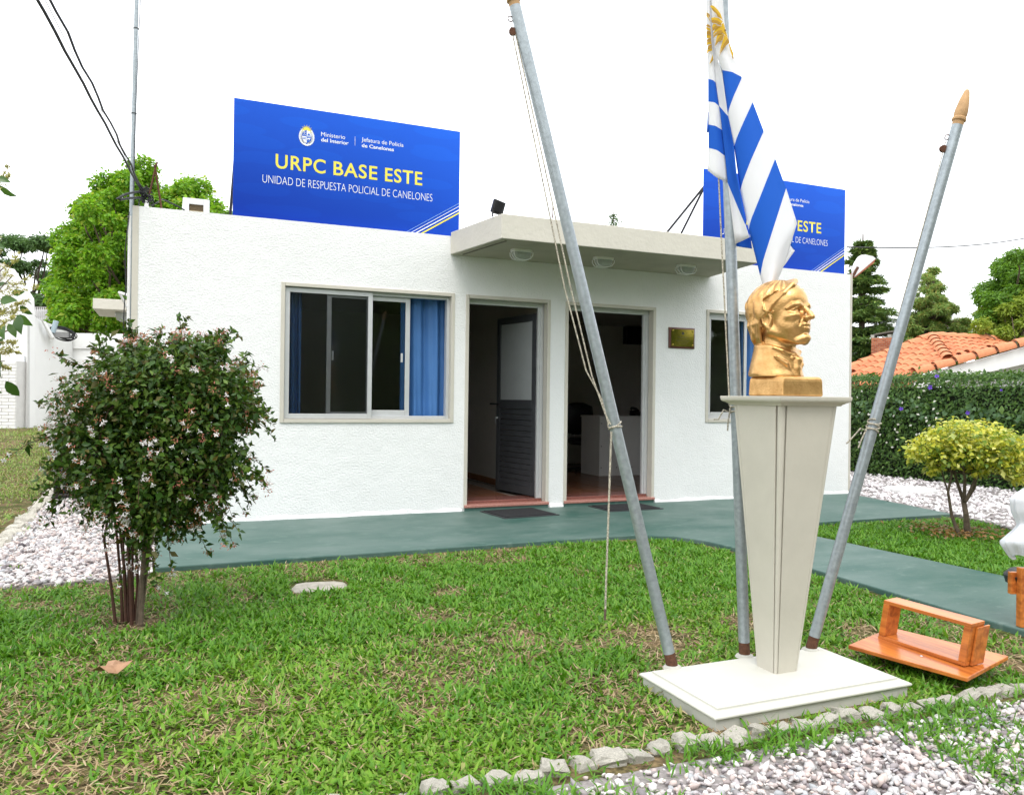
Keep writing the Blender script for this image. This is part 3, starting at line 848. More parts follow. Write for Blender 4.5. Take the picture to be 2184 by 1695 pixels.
# ------------------------------------------------------------------ furniture inside
t = thing('desk', 'white panelled reception desk seen through the right doorway', 'desk', (5.57, 2.12, .083))
DESK = M('white_laminate', (.62, .60, .58), rough=.5, var=.04)
MB().box((5.57, 2.12, .084), (5.59, 2.66, .90)).build('end_panel', DESK, t)
MB().box((5.5905, 2.12, .084), (6.9, 2.138, .90)).build('front_panel', DESK, t)
MB().box((5.56, 2.11, .9005), (6.91, 2.68, .925)).build('top', DESK, t, bevel=.003)
sc_ = MB()
for zz in (.2, .5, .82): sc_.lathe((5.6, 2.1195, zz), (0, -1, 0), [(.008, 0), (.006, .003)], 8)
for xx in (5.85, 6.1): sc_.lathe((xx, 2.1195, .2), (0, -1, 0), [(.008, 0), (.006, .003)], 8)
sc_.build('screw', M('dark_screw', (.05, .05, .05)), t)
t = thing('office_chair', 'black office chair behind the white reception desk', 'chair', (5.75, 3.1, .083))
V = []
cb = MB(); cb.lathe((5.75, 3.1, .62), (0, .15, 1), [(.02, 0), (.24, .05), (.27, .25), (.25, .42), (.14, .47), (.02, .48)], 16)
for i, v in enumerate(cb.v): cb.v[i] = (v[0], 3.1 + (v[1] - 3.1) * .25, v[2])
cb.build('backrest', BLACKP, t, smooth=True)
MB().lathe((5.75, 2.9, .48), (0, 0, 1), [(.2, 0), (.25, .03), (.25, .08), (.2, .1)], 16).build('seat', BLACKP, t, smooth=True)
MB().tube([(5.75, 2.9, .12), (5.75, 2.9, .48)], .03).build('column', BLACKP, t)
fb = MB()
for k in range(5): fb.tube([(5.75, 2.9, .13), (5.75 + .27 * math.cos(k * 1.257), 2.9 + .27 * math.sin(k * 1.257), .105)], .02, 6)
fb.build('foot', BLACKP, t)
t = thing('telephone', 'black telephone on top of the white reception desk', 'telephone', (6.35, 2.35, .925))
MB().add([(6.25, 2.25, .926), (6.42, 2.25, .926), (6.42, 2.45, .926), (6.25, 2.45, .926), (6.25, 2.25, .945), (6.42, 2.25, .945), (6.42, 2.45, 1.0), (6.25, 2.45, 1.0)], [(0, 3, 2, 1), (4, 5, 6, 7), (0, 1, 5, 4), (1, 2, 6, 5), (2, 3, 7, 6), (3, 0, 4, 7)]).build('body', BLACKP, t, bevel=.004)
MB().tube([(6.28, 2.27, 1.0), (6.28, 2.30, 1.02), (6.28, 2.42, 1.04), (6.28, 2.45, 1.02)], .02).build('handset', BLACKP, t, smooth=True)
p0 = at(1334, 682, 1, 4.2); p1 = at(1371, 735, 1, 4.2)
t = thing('wall_television', 'black television box high on the back wall of the right room', 'television', (p0[0], 4.25, p1[2]))
MB().box((p0[0], 4.16, p1[2]), (p0[0] + .62, 4.28, p0[2])).build('casing', BLACKP, t, bevel=.006)
MB().box((p0[0] + .02, 4.156, p1[2] + .02), (p0[0] + .60, 4.1595, p0[2] - .02)).build('screen', M('dark_screen', (.01, .01, .012), rough=.15), t)
for k, cxx in enumerate((835, 872)):
    pp = at((1750 + cxx * .6196) / 1.8755, (1100 + 1010 * .6196) / 1.8755, 1, 4.29)
    t = thing('wall_socket', ('left', 'right')[k] + ' of the two pale wall sockets low on the back wall', 'socket', (pp[0], 4.3, pp[2]), 'wall sockets')
    MB().box((pp[0] - .045, 4.285, pp[2] - .09), (pp[0] + .045, 4.3, pp[2] + .06)).build('plate', WHITEP, t, bevel=.004)
    MB().box((pp[0] - .02, 4.281, pp[2] - .05), (pp[0] + .02, 4.2845, pp[2] + .02)).build('insert', M('socket_brown', (.10, .07, .05)), t)

# ------------------------------------------------------------------ roof signs
def text_mesh(body, x0, x1, z0, z1, y, mt, parent, name, bold=0., space=1.):
    cu = bpy.data.curves.new('lettering', 'FONT')
    cu.body = body
    cu.size = 1
    cu.offset = bold
    cu.space_character = space
    cu.resolution_u = 5
    tmp = bpy.data.objects.new('lettering', cu)
    COL.objects.link(tmp)
    dg = bpy.context.evaluated_depsgraph_get()
    me = bpy.data.meshes.new_from_object(tmp.evaluated_get(dg))
    bpy.data.objects.remove(tmp)
    co = np.zeros(len(me.vertices) * 3, np.float32)
    me.vertices.foreach_get('co', co)
    co = co.reshape(-1, 3)
    lo, hi = co.min(0), co.max(0)
    off = base_of(parent)
    X = x0 + (co[:, 0] - lo[0]) / (hi[0] - lo[0]) * (x1 - x0)
    Z = z0 + (co[:, 1] - lo[1]) / (hi[1] - lo[1]) * (z1 - z0)
    out = np.stack([X - off.x, np.full(len(X), y) - off.y, Z - off.z], 1).astype(np.float32)
    me.vertices.foreach_set('co', out.ravel())
    me.materials.clear()
    me.update()
    return link(name, me, mt, parent)

def sign_mat():
    mt = bpy.data.materials.new('printed_blue_vinyl'); mt.use_nodes = True
    N, L = mt.node_tree.nodes, mt.node_tree.links
    b = N['Principled BSDF']; b.inputs['Roughness'].default_value = .45; b.inputs['Specular IOR Level'].default_value = .12
    tc = nd(N, 'ShaderNodeTexCoord'); sx = nd(N, 'ShaderNodeSeparateXYZ'); L.new(tc.outputs['Generated'], sx.inputs[0])
    # printed design: blue blend with faint leaf and scale figures
    m1 = nd(N, 'ShaderNodeMath', operation='MULTIPLY'); m1.inputs[1].default_value = .75; L.new(sx.outputs['Z'], m1.inputs[0])
    m2 = nd(N, 'ShaderNodeMath', operation='MULTIPLY_ADD'); m2.inputs[1].default_value = .25; L.new(sx.outputs['X'], m2.inputs[0]); L.new(m1.outputs[0], m2.inputs[2])
    rp = nd(N, 'ShaderNodeValToRGB'); e = rp.color_ramp.elements
    e[0].color, e[1].color = (.001, .014, .23, 1), (.016, .115, .68, 1)
    L.new(m2.outputs[0], rp.inputs['Fac'])
    mp = nd(N, 'ShaderNodeMapping'); mp.inputs['Rotation'].default_value = (0, .6, 0); mp.inputs['Scale'].default_value = (2.2, 1, 6); L.new(tc.outputs['Generated'], mp.inputs['Vector'])
    vo = nd(N, 'ShaderNodeTexVoronoi'); vo.inputs['Scale'].default_value = 1.6; L.new(mp.outputs[0], vo.inputs['Vector'])
    r2 = nd(N, 'ShaderNodeValToRGB'); r2.color_ramp.elements[0].position, r2.color_ramp.elements[1].position = .40, .43
    r2.color_ramp.elements[0].color, r2.color_ramp.elements[1].color = (1.0, 1.10, 1.06, 1), (1, 1, 1, 1)
    L.new(vo.outputs['Distance'], r2.inputs['Fac'])
    mx = nd(N, 'ShaderNodeMix', data_type='RGBA', blend_type='MULTIPLY'); mx.inputs['Factor'].default_value = 1
    L.new(rp.outputs[0], mx.inputs['A']); L.new(r2.outputs[0], mx.inputs['B'])
    L.new(mx.outputs['Result'], b.inputs['Base Color'])
    wv = nd(N, 'ShaderNodeTexWave', bands_direction='Z'); wv.inputs['Scale'].default_value = 40; wv.inputs['Distortion'].default_value = .5; L.new(tc.outputs['Generated'], wv.inputs['Vector'])
    bp = nd(N, 'ShaderNodeBump'); bp.inputs['Strength'].default_value = .04; bp.inputs['Distance'].default_value = .01
    L.new(wv.outputs['Fac'], bp.inputs['Height']); L.new(bp.outputs['Normal'], b.inputs['Normal'])
    return mt
SIGNM = sign_mat()
YEL = M('sign_yellow', (.78, .68, .08), rough=.4, var=.03)
WHT = M('sign_white', (.82, .84, .88), rough=.4, var=.02)
LBL = M('sign_light_blue', (.30, .50, .85), rough=.4, var=.02)
STEELD = M('dark_steel', (.05, .05, .055), rough=.6, metal=.3)
def billboard(dx, label, name='roof_sign'):
    SY = .10
    t = thing(name, label, 'sign', (.535 + dx, SY, 2.56), 'blue roof signs')
    sx0, sx1, sz0, sz1 = .535 + dx, 2.742 + dx, 2.56, 3.893
    MB().box((sx0, SY, sz0), (sx1, SY + .012, sz1)).build('panel', SIGNM, t)
    yb = SY - .0015
    for wd, xa, xb in (('URPC', .911, 1.376), ('BASE', 1.452, 1.882), ('ESTE', 1.960, 2.343)): text_mesh(wd, xa + dx, xb + dx, 3.29, 3.427, yb, YEL, t, 'headline_word', .015, 1.10)
    text_mesh('UNIDAD DE RESPUESTA POLICIAL DE CANELONES', .795 + dx, 2.452 + dx, 3.143, 3.217, yb, WHT, t, 'subtitle', -.016)
    text_mesh('Ministerio', 1.330 + dx, 1.560 + dx, 3.650, 3.690, yb, WHT, t, 'ministry_name', .0)
    text_mesh('del Interior', 1.330 + dx, 1.594 + dx, 3.599, 3.635, yb, WHT, t, 'ministry_name', .016)
    text_mesh('Jefatura de Policía', 1.722 + dx, 2.144 + dx, 3.641, 3.694, yb, WHT, t, 'department_name', .0)
    text_mesh('de Canelones', 1.724 + dx, 2.046 + dx, 3.597, 3.633, yb, WHT, t, 'department_name', .016)
    MB().box((1.6555 + dx, yb - .0005, 3.603), (1.6585 + dx, yb, 3.692)).build('divider', WHT, t)
    for (xa, za, za2, w, mt) in ((2.209, 2.826, 3.152, .004, LBL), (2.263, 2.829, 3.122, .006, WHT), (2.311, 2.83, 3.087, .011, WHT), (2.359, 2.826, 3.058, .016, YEL)):
        xa_, xb_ = xa - .30 + dx, 2.7415 + dx
        slope = (za2 - za) / (2.731 - xa)
        zA, zB = za - .30 * slope, za + (2.7415 - xa) * slope
        xa_ = max(xa_, xa_); 
        MB().prism([(xa_, yb, zA), (xb_, yb, zB), (xb_, yb, zB - w), (xa_, yb, zA - w)], (0, -.0005, 0)).build('stripe', mt, t)
    # coat of arms
    ex, ez = 1.194 + dx, 3.626
    sn = MB()
    cx, cz = ex, ez + .055
    for k in range(17):
        w = PI * (-.08 + 1.16 * k / 16)
        L_ = .062 if k % 2 == 0 else .048
        a1, a2 = w - .085, w + .085
        sn.prism([(cx + .034 * math.cos(a1), yb - .0008, cz + .034 * math.sin(a1)), (cx + L_ * math.cos(w), yb - .0008, cz + L_ * math.sin(w)), (cx + .034 * math.cos(a2), yb - .0008, cz + .034 * math.sin(a2))], (0, -.0005, 0))
    sn.prism([(cx + .0345 * math.cos(w), yb, cz + .0345 * math.sin(w)) for w in np.linspace(0, 2 * PI, 20, endpoint=False)], (0, -.0006, 0))
    sn.build('emblem_sun', YEL, t)
    ov = MB()
    for q_ in range(4):                                # quartered shield
        w0 = q_ * PI / 2
        pts = [(ex, ez)] + [(ex + .043 * math.cos(w), ez + .060 * math.sin(w)) for w in np.linspace(w0, w0 + PI / 2, 9)]
        ov.prism([(a, yb - .0012, b) for a, b in pts], (0, -.0005, 0), 0 if q_ in (0, 2) else 1)
    ov.build('emblem_shield', [WHT, MATS.setdefault('emblem_blue', M('emblem_blue', (.03, .12, .55), rough=.4))], t)
    fg = MB()
    yq = yb - .0022
    sym = lambda poly, mi: fg.prism([(ex + a, yq, ez + b) for a, b in poly], (0, -.0004, 0), mi)
    sym([(-.024, .047), (-.021, .047), (-.021, .012), (-.024, .012)], 0); sym([(-.036, .038), (-.009, .038), (-.009, .035), (-.036, .035)], 0)      # scales
    sym([(-.038, .018), (-.028, .018), (-.033, .012)], 0); sym([(-.017, .018), (-.007, .018), (-.012, .012)], 0)
    sym([(.004, .012), (.036, .012), (.020, .036)], 1); sym([(.003, .004), (.041, .004), (.040, .009), (.003, .009)], 2)                             # hill above water
    sym([(-.038, -.016), (-.012, -.013), (-.006, -.006), (-.010, -.018), (-.012, -.034), (-.017, -.034), (-.018, -.023), (-.030, -.023), (-.031, -.032), (-.035, -.032)], 1)   # horse
    sym([(.004, -.014), (.030, -.011), (.036, -.008), (.034, -.018), (.028, -.022), (.027, -.032), (.022, -.032), (.022, -.023), (.010, -.023), (.009, -.032), (.005, -.030)], 0)  # ox
    fg.build('emblem_figures', [WHT, MATS['emblem_blue'], LBL], t)
    wr = MB()
    for s in (-1, 1):
        for k in range(13):
            w = -PI / 2 + s * (.12 + k * .178)
            px, pz = ex + .058 * math.cos(w), ez + .072 * math.sin(w)
            for j, out in enumerate((-.55, .55)):
                d_ = w + s * (PI / 2) + out * s
                L_ = .027
                c_, s_ = math.cos(d_), math.sin(d_)
                wr.prism([(px, yb, pz), (px + L_ * .5 * c_ - .0062 * s_, yb, pz + L_ * .5 * s_ + .0062 * c_), (px + L_ * c_, yb, pz + L_ * s_), (px + L_ * .5 * c_ + .0062 * s_, yb, pz + L_ * .5 * s_ - .0062 * c_)], (0, -.0005 - .0003 * j, 0))
    wr.prism([(ex - .02, yb, ez - .08), (ex, yb, ez - .072), (ex + .02, yb, ez - .08), (ex + .012, yb, ez - .088), (ex - .012, yb, ez - .088)], (0, -.0012, 0))
    wr.build('emblem_wreath', WHT, t)
    for xx in (sx0 + .04, sx1 - .10):                  # braces behind
        MB().tube([(xx, SY + .03, 2.5), (xx, SY + .03, 3.86)], .016, 6).build('post', STEELD, t)
        MB().tube([(xx, SY + .035, 3.7), (xx - .02, SY + 1.1, 2.58)], .014, 6).build('brace', STEELD, t)
    if dx: MB().tube([(sx0 + .06, SY + .05, 3.72), (sx0 - .42, SY + 1.2, 2.56)], .014, 6).build('brace', STEELD, t)
billboard(0, 'blue roof sign fully in view above the wide window')
billboard(5.255, 'blue roof sign partly hidden behind the hanging flag')

# ------------------------------------------------------------------ things on the roof
t = thing('air_conditioner', 'white air conditioner with brown grille on the flat roof', 'air conditioner', (.06, .45, 2.56))
p0 = at(390, 420, 1, .45); p1 = at(447, 453, 1, .45)
ax0, ax1, aztop = p0[0], p1[0], p0[2]
MB().box((ax0, .47, 2.57), (ax1, .95, aztop)).build('casing', WHITEP, t, bevel=.012)
rect_frame(ax0, 2.57, ax1, aztop - .004, .448, .4695, .055, .06).build('bezel', WHITEP, t, bevel=.004)
MB().box((ax0 + .0555, .463, 2.631), (ax1 - .0555, .4692, aztop - .06)).build('coil', M('brown_coil', (.14, .10, .05), rough=.7, var=.5, vscale=80), t)
for i in range(6):
    zz = 2.66 + i * .045
    if zz < aztop - .07:
        MB().box((ax0 + .056, .456, zz), (ax1 - .056, .4625, zz + .008)).build('slat', M('tan_fin', (.45, .36, .20)), t)
# antenna mast
t = thing('antenna_mast', 'tall thin grey metal mast at the left corner of the building', 'mast', (-.36, .3, GZ))
q0 = np.array([-.345, .3, GZ]); q1 = at(291.5, 0, 1, .3); q1 = q0 + (q1 - q0) * 1.35
MB().tube([q0, q1], .0185, 10).build('pole', GALV, t, smooth=True)
cw = MB()
pts = [q0 + (q1 - q0) * s + np.array([.027 + .012 * math.sin(s * 9), -.02, 0]) for s in np.linspace(.45, 1, 14)]
cw.tube(pts, .0035, 5).build('cable', CABLE, t)
for s in (.58, .70):
    p = q0 + (q1 - q0) * s
    MB().tube([p + [0.024 * math.cos(w), .024 * math.sin(w), 0] for w in np.linspace(0, 2 * PI, 13)], .003, 5).build('tie', CABLE, t)
# rusty bracket on the wall top
t = thing('angle_bracket', 'rusty inverted V bracket standing on the wall top', 'bracket', (.05, .1, H))
def p15(cx, cy, y=.1):                                 # survey detail near the wall top
    return at((480 + cx * .1923) / 1.8755, (620 + cy * .1923) / 1.8755, 1, y)
MB().tube([p15(605, 850), p15(740, 260), p15(775, 150)], .008, 4).build('bar', RUST, t)
MB().tube([p15(862, 1105), p15(735, 290), p15(722, 205)], .0085, 4).build('bar', RUST, t)
# cable bundle and anchor
t = thing('cable_anchor', 'tangled black cable anchor with loops on the wall top', 'cable anchor', tuple(p15(560, 1080)))
MB().tube([p15(550, 1100), p15(560, 960)], .018, 8).build('spigot', WHITEP, t, smooth=True)
kn = MB()
r = np.random.default_rng(11)
for k in range(9):
    c0 = p15(540 + r.normal(0, 25), 850 + r.normal(0, 45))
    w0 = r.uniform(0, 6)
    kn.tube([c0 + np.array([.05 * math.cos(w + w0), .02 * math.sin(2 * w), .055 * math.sin(w + w0)]) * r.uniform(.5, 1.0) for w in np.linspace(0, 5.2, 12)], .0065, 6)
kn.build('knot', CABLE, t, smooth=True)
lp = MB()
lp.tube([p15(x, y, .1 - .25 * s) for x, y, s in ((480, 800, 0), (420, 765, .2), (300, 775, .5), (120, 815, .9), (0, 880, 1.1), (-70, 915, 1.2), (0, 935, 1.1), (200, 900, .6), (400, 890, .2), (480, 900, 0))], .0095, 8)
lp.tube([p15(470, 900), p15(400, 960), p15(385, 1050), p15(410, 1085)], .006, 6)
lp.tube([p15(580, 1045), p15(680, 1050), p15(760, 1000), p15(880, 925, .2), p15(1000, 970, .3), p15(1200, 1070, .4), p15(1340, 1150, .45)], .007, 6)
lp.build('loop', CABLE, t, smooth=True)
# overhead cables
def overhead(label, px, rad, anchor, wob, seed):
    r = np.random.default_rng(seed)
    a = np.array(anchor); b = atd(px[0], px[1], 4.0)
    b2 = a + (b - a) * 2.6
    b2[2] += .25
    pts = []
    for i in range(41):
        s = i / 40
        p = a + (b2 - a) * s
        p[2] -= .10 * math.sin(PI * min(1, s * 1.1)) * 0
        pts.append(p + np.array([1, 0, 0]) * wob * math.sin(i * 1.9 + seed))
    o = MB().tube(pts, rad, 6).build('overhead_cable', CABLE, smooth=True)
    return tag(o, label, 'cable', 'service cables to the roof corner')
anc = p15(440, 740)
overhead('thick dark overhead cable, lower of the bundle rising to the left', (57, 0), .0095, anc, .003, 1)
overhead('twisted overhead cable just above the thick lower cable', (88, 0), .0078, anc + [0.01, 0, .01], .008, 2)
overhead('very thin wire between the two left overhead cables', (74, 0), .0022, anc + [0.0, 0, .02], .0, 3)
a = p0 = at(1806, 527, 1, .12); b_ = np.array(atd(2184, 486, 12.5))
pts = [a + (b_ - a) * s * 1.6 + np.array([0, 0, -.18 * math.sin(PI * min(1, s))]) for s in np.linspace(0, 1, 14)]
tag(MB().tube(pts, .009, 6).build('overhead_cable', CABLE, smooth=True), 'overhead cable leading right from the second roof sign', 'cable')
# floodlight
t = thing('floodlight', 'black floodlight turned away on the canopy corner', 'floodlight', (2.85, -.85, cz1))
def p16(cx, cy, y=-.85):
    return at((1950 + cx * .2518) / 1.8755, (780 + cy * .2518) / 1.8755, 1, y)
A, B, Cc = p16(115, 55), p16(295, 130), p16(60, 255)
ux = (B - A); lx = np.linalg.norm(ux); ux /= lx
uz = (A - Cc); lz = np.linalg.norm(uz); uz = uz - ux * (uz @ ux); uz /= np.linalg.norm(uz)
uy = np.cross(uz, ux)
MB().obox(A - uz * lz, ux, uy, uz, lx, .035, lz).build('housing', BLACKP, t, bevel=.004)
for i in range(9):
    MB().obox(A - uz * (lz - .01) + ux * (.03 + i * (lx - .045) / 9) - uy * .012, ux, uy, uz, .004, .0115, lz - .02).build('fin', BLACKP, t)
MB().tube([p16(78, 345), p16(85, 190)], .007, 6).build('bracket', BLACKP, t)
MB().tube([p16(80, 285), p16(170, 300), p16(245, 270)], .006, 6).build('bracket', BLACKP, t)
MB().obox(p16(150, 300), ux, uy, uz, .04, .012, .03).build('junction_box', M('grey_plastic', (.25, .26, .28)), t)
# starter bars on the canopy, weed on the canopy
tag(MB().tube([p16(1035, 370, -.8), p16(1035, 170, -.8)], .004, 5).tube([p16(1030, 370, -.82), p16(1012, 275, -.82)], .003, 5).build('reinforcing_bar', RUST), 'rusty steel bar ends sticking up from the canopy', 'steel bar')
t = thing('rooftop_weed', 'small green weed growing on the canopy top', 'plant', tuple(p16(2000, 480, -.7)))
wp = p16(2000, 475, -.7)
MB().tube([wp - [0, 0, .03], wp + [0, 0, .13]], .004, 5).build('stem', BARK, t)
n = 160
P = wp + np.stack([rng.normal(0, .028, n), rng.normal(0, .028, n), rng.uniform(-.02, .11, n)], 1)
P[:, :2] = wp[:2] + (P[:, :2] - wp[:2]) * (1.25 - (P[:, 2:] - wp[2]) * 8).clip(.2, 1.2)
leaves('foliage', P, rand_dirs(n) + [0, -.3, .6], rand_dirs(n), .03, .015, leafmat('weed_leaf', [(.05, .10, .03), (.10, .16, .05)]), t)
# shade reflector lamp on the right corner
t = thing('wall_lamp', 'white fan shaped outdoor lamp with rusty rim on the right corner', 'lamp', (8.08, .15, 2.7))
def p17(cx, cy, y=.15):
    return at((3380 + cx * .3423) / 1.8755, (980 + cy * .3423) / 1.8755, 1, y)
fan = [p17(*q_) for q_ in ((100, 345), (92, 290), (120, 210), (165, 140), (205, 115), (245, 112), (330, 132), (362, 160), (115, 375))]
MB().prism(fan, (0, .03, 0)).build('shade', WHITEP, t, bevel=.004)
rim = [p17(*q_) for q_ in ((362, 160), (335, 215), (120, 380), (112, 372))]
MB().prism(rim, (0, .16, 0)).build('rim', M('rusty_orange', (.45, .15, .08), rough=.8, var=.5, vscale=25), t)
MB().tube([p17(90, 370, .10), p17(150, 262, .10)], .018, 6).build('arm', RUST, t)

# pipe and wires on the left side
t = thing('conduit', 'white conduit with clipped wires on the left wall corner', 'conduit', (-.33, .15, 1.5))
MB().tube([(-.325, .12, GZ), (-.322, .12, 2.72)], .013, 8).build('pipe', WHITEP, t, smooth=True)
MB().tube([(-.325, .10, 2.75), (-.355, .10, 2.4), (-.345, .10, 2.1), (-.36, .10, 1.8), (-.345, .10, 1.2)], .005, 6).build('wire', CABLE, t, smooth=True)
MB().tube([(-.325, .12, 2.02), (-.40, .2, 2.05), (-.40, 4, 2.06)], .012, 8).build('pipe', WHITEP, t, smooth=True)

#@@PART2
# ------------------------------------------------------------------ plinth, pedestal
HB = .035
def loft_rect(b, x0, y0, x1, y1, prof):
    V = []
    for o, z in prof:
        V += [(x0 - o, y0 - o, z), (x1 + o, y0 - o, z), (x1 + o, y1 + o, z), (x0 - o, y1 + o, z)]
    n = len(prof)
    return b.add(V, [(3, 2, 1, 0)] + [(j * 4 + i, j * 4 + (i + 1) % 4, (j + 1) * 4 + (i + 1) % 4, (j + 1) * 4 + i) for j in range(n - 1) for i in range(4)] + [tuple(range(4 * n - 4, 4 * n))])
b = loft_rect(MB(), 1.860, -5.336, 2.762, -4.905, [(.026, -.12), (.026, .004), (.035, .006), (.039, .011), (.038, .017), (.030, .0215), (.016, .0235), (.003, .024), (0, .027), (0, HB)])
pl = b.build('plinth', PLINM, bevel=.002)
tag(pl, 'low white concrete slab with moulded edge carrying poles and pedestal', 'plinth')
PCX, PCY = 2.373, -5.066
TX, TY = PCX + .017, PCY - .007
ped = thing('pedestal', 'tall cream pedestal widening upward from the white slab', 'pedestal', (PCX, PCY, HB))
zt = 1.150
def ring(cx, cy, s, z, ch):                            # square ring with cut corners
    h = s / 2; i = h - ch
    return [(cx + x, cy + y, z) for x, y in ((-i, -h), (i, -h), (i, -i), (h, -i), (h, i), (i, i), (i, h), (-i, h), (-i, i), (-h, i), (-h, -i), (-i, -i))]
V = []
for s_ in np.linspace(0, 1, 12):
    V += ring(PCX + (TX - PCX) * s_, PCY + (TY - PCY) * s_, .118 + (.302 - .118) * s_, HB - .004 + (zt - HB) * s_, .016 + .018 * s_)
MB().add(V, [(j * 12 + i, j * 12 + (i + 1) % 12, (j + 1) * 12 + (i + 1) % 12, (j + 1) * 12 + i) for j in range(11) for i in range(12)] + [tuple(range(132, 144))]).build('shaft', PEDM, ped, bevel=.0015)
for sx, sy in ((-1, -1), (1, -1), (-1, 1), (1, 1)):    # rounded corner moulding between two beads
    cm = MB()
    for k in (0, 1, -1):
        c0, c1 = .016, .034
        p0 = np.array([PCX + sx * (.059 - c0 / 2), PCY + sy * (.059 - c0 / 2), HB - .002]); p1 = np.array([TX + sx * (.151 - c1 / 2), TY + sy * (.151 - c1 / 2), zt - .006])
        o0, o1 = (np.array([-sx * c / 2, sy * (c / 2 - .0015), 0]) if k > 0 else (np.array([sx * (c / 2 - .0015), -sy * c / 2, 0]) if k < 0 else np.zeros(3)) for c in (c0, c1))
        r0_, r1_ = ((.0074, .0158) if k == 0 else (.0014, .0026))
        cm.tube([p0 + o0, p0 * .5 + p1 * .5 + (o0 + o1) / 2, p1 + o1], [r0_, (r0_ + r1_) / 2, r1_], 10)
    cm.build('corner_moulding', PEDM, ped, smooth=True)
h = .187
loft_rect(MB(), TX - h + .03, TY - h + .03, TX + h - .03, TY + h - .03, [(0, 1.140), (.004, 1.146), (.012, 1.150), (.013, 1.153), (.020, 1.154), (.026, 1.158), (.029, 1.164), (.030, 1.171), (.030, 1.178)]).build('cap', PEDM, ped, bevel=.0012)

# ------------------------------------------------------------------ golden bust
def surface_nets(Fv, org, hstep):
    nx, ny, nz = Fv.shape
    ins = Fv < 0
    c = [(i, j, k) for i in (0, 1) for j in (0, 1) for k in (0, 1)]
    sl = lambda A, i, j, k: A[i:nx - 1 + i, j:ny - 1 + j, k:nz - 1 + k]
    cnt = sum(sl(ins, *q).astype(np.int8) for q in c)
    act = (cnt > 0) & (cnt < 8)
    ci, cj, ck = np.nonzero(act)
    vid = -np.ones(act.shape, np.int64); vid[ci, cj, ck] = np.arange(len(ci))
    acc = np.zeros((len(ci), 3)); num = np.zeros(len(ci))
    for a in c:
        for ax_ in range(3):
            if a[ax_] == 0:
                bq = list(a); bq[ax_] = 1
                fa = Fv[ci + a[0], cj + a[1], ck + a[2]]; fb = Fv[ci + bq[0], cj + bq[1], ck + bq[2]]
                mk = (fa < 0) != (fb < 0)
                t = np.where(mk, fa / (fa - fb + 1e-12), 0)
                p = np.array(a, float)[None].repeat(len(ci), 0); p[:, ax_] += t
                acc += p * mk[:, None]; num += mk
    V = acc / num[:, None] + np.stack([ci, cj, ck], 1)
    V = V * hstep + org
    Q = []
    for ax_ in range(3):
        o1, o2 = [(1, 2), (2, 0), (0, 1)][ax_]
        A = ins.take(range(0, Fv.shape[ax_] - 1), ax_); B = ins.take(range(1, Fv.shape[ax_]), ax_)
        e = np.stack(np.nonzero(A != B), 1)
        dirn = A[tuple(e.T)]
        ok = (e[:, o1] > 0) & (e[:, o2] > 0) & (e[:, o1] < Fv.shape[o1] - 1) & (e[:, o2] < Fv.shape[o2] - 1)
        e, dirn = e[ok], dirn[ok]
        idx = []
        for d1, d2 in ((-1, -1), (0, -1), (0, 0), (-1, 0)):
            q = e.copy(); q[:, o1] += d1; q[:, o2] += d2
            idx.append(vid[tuple(q.T)])
        q = np.stack(idx, 1)
        q[~dirn] = q[~dirn][:, ::-1]
        Q.append(q)
    return V, np.concatenate(Q)
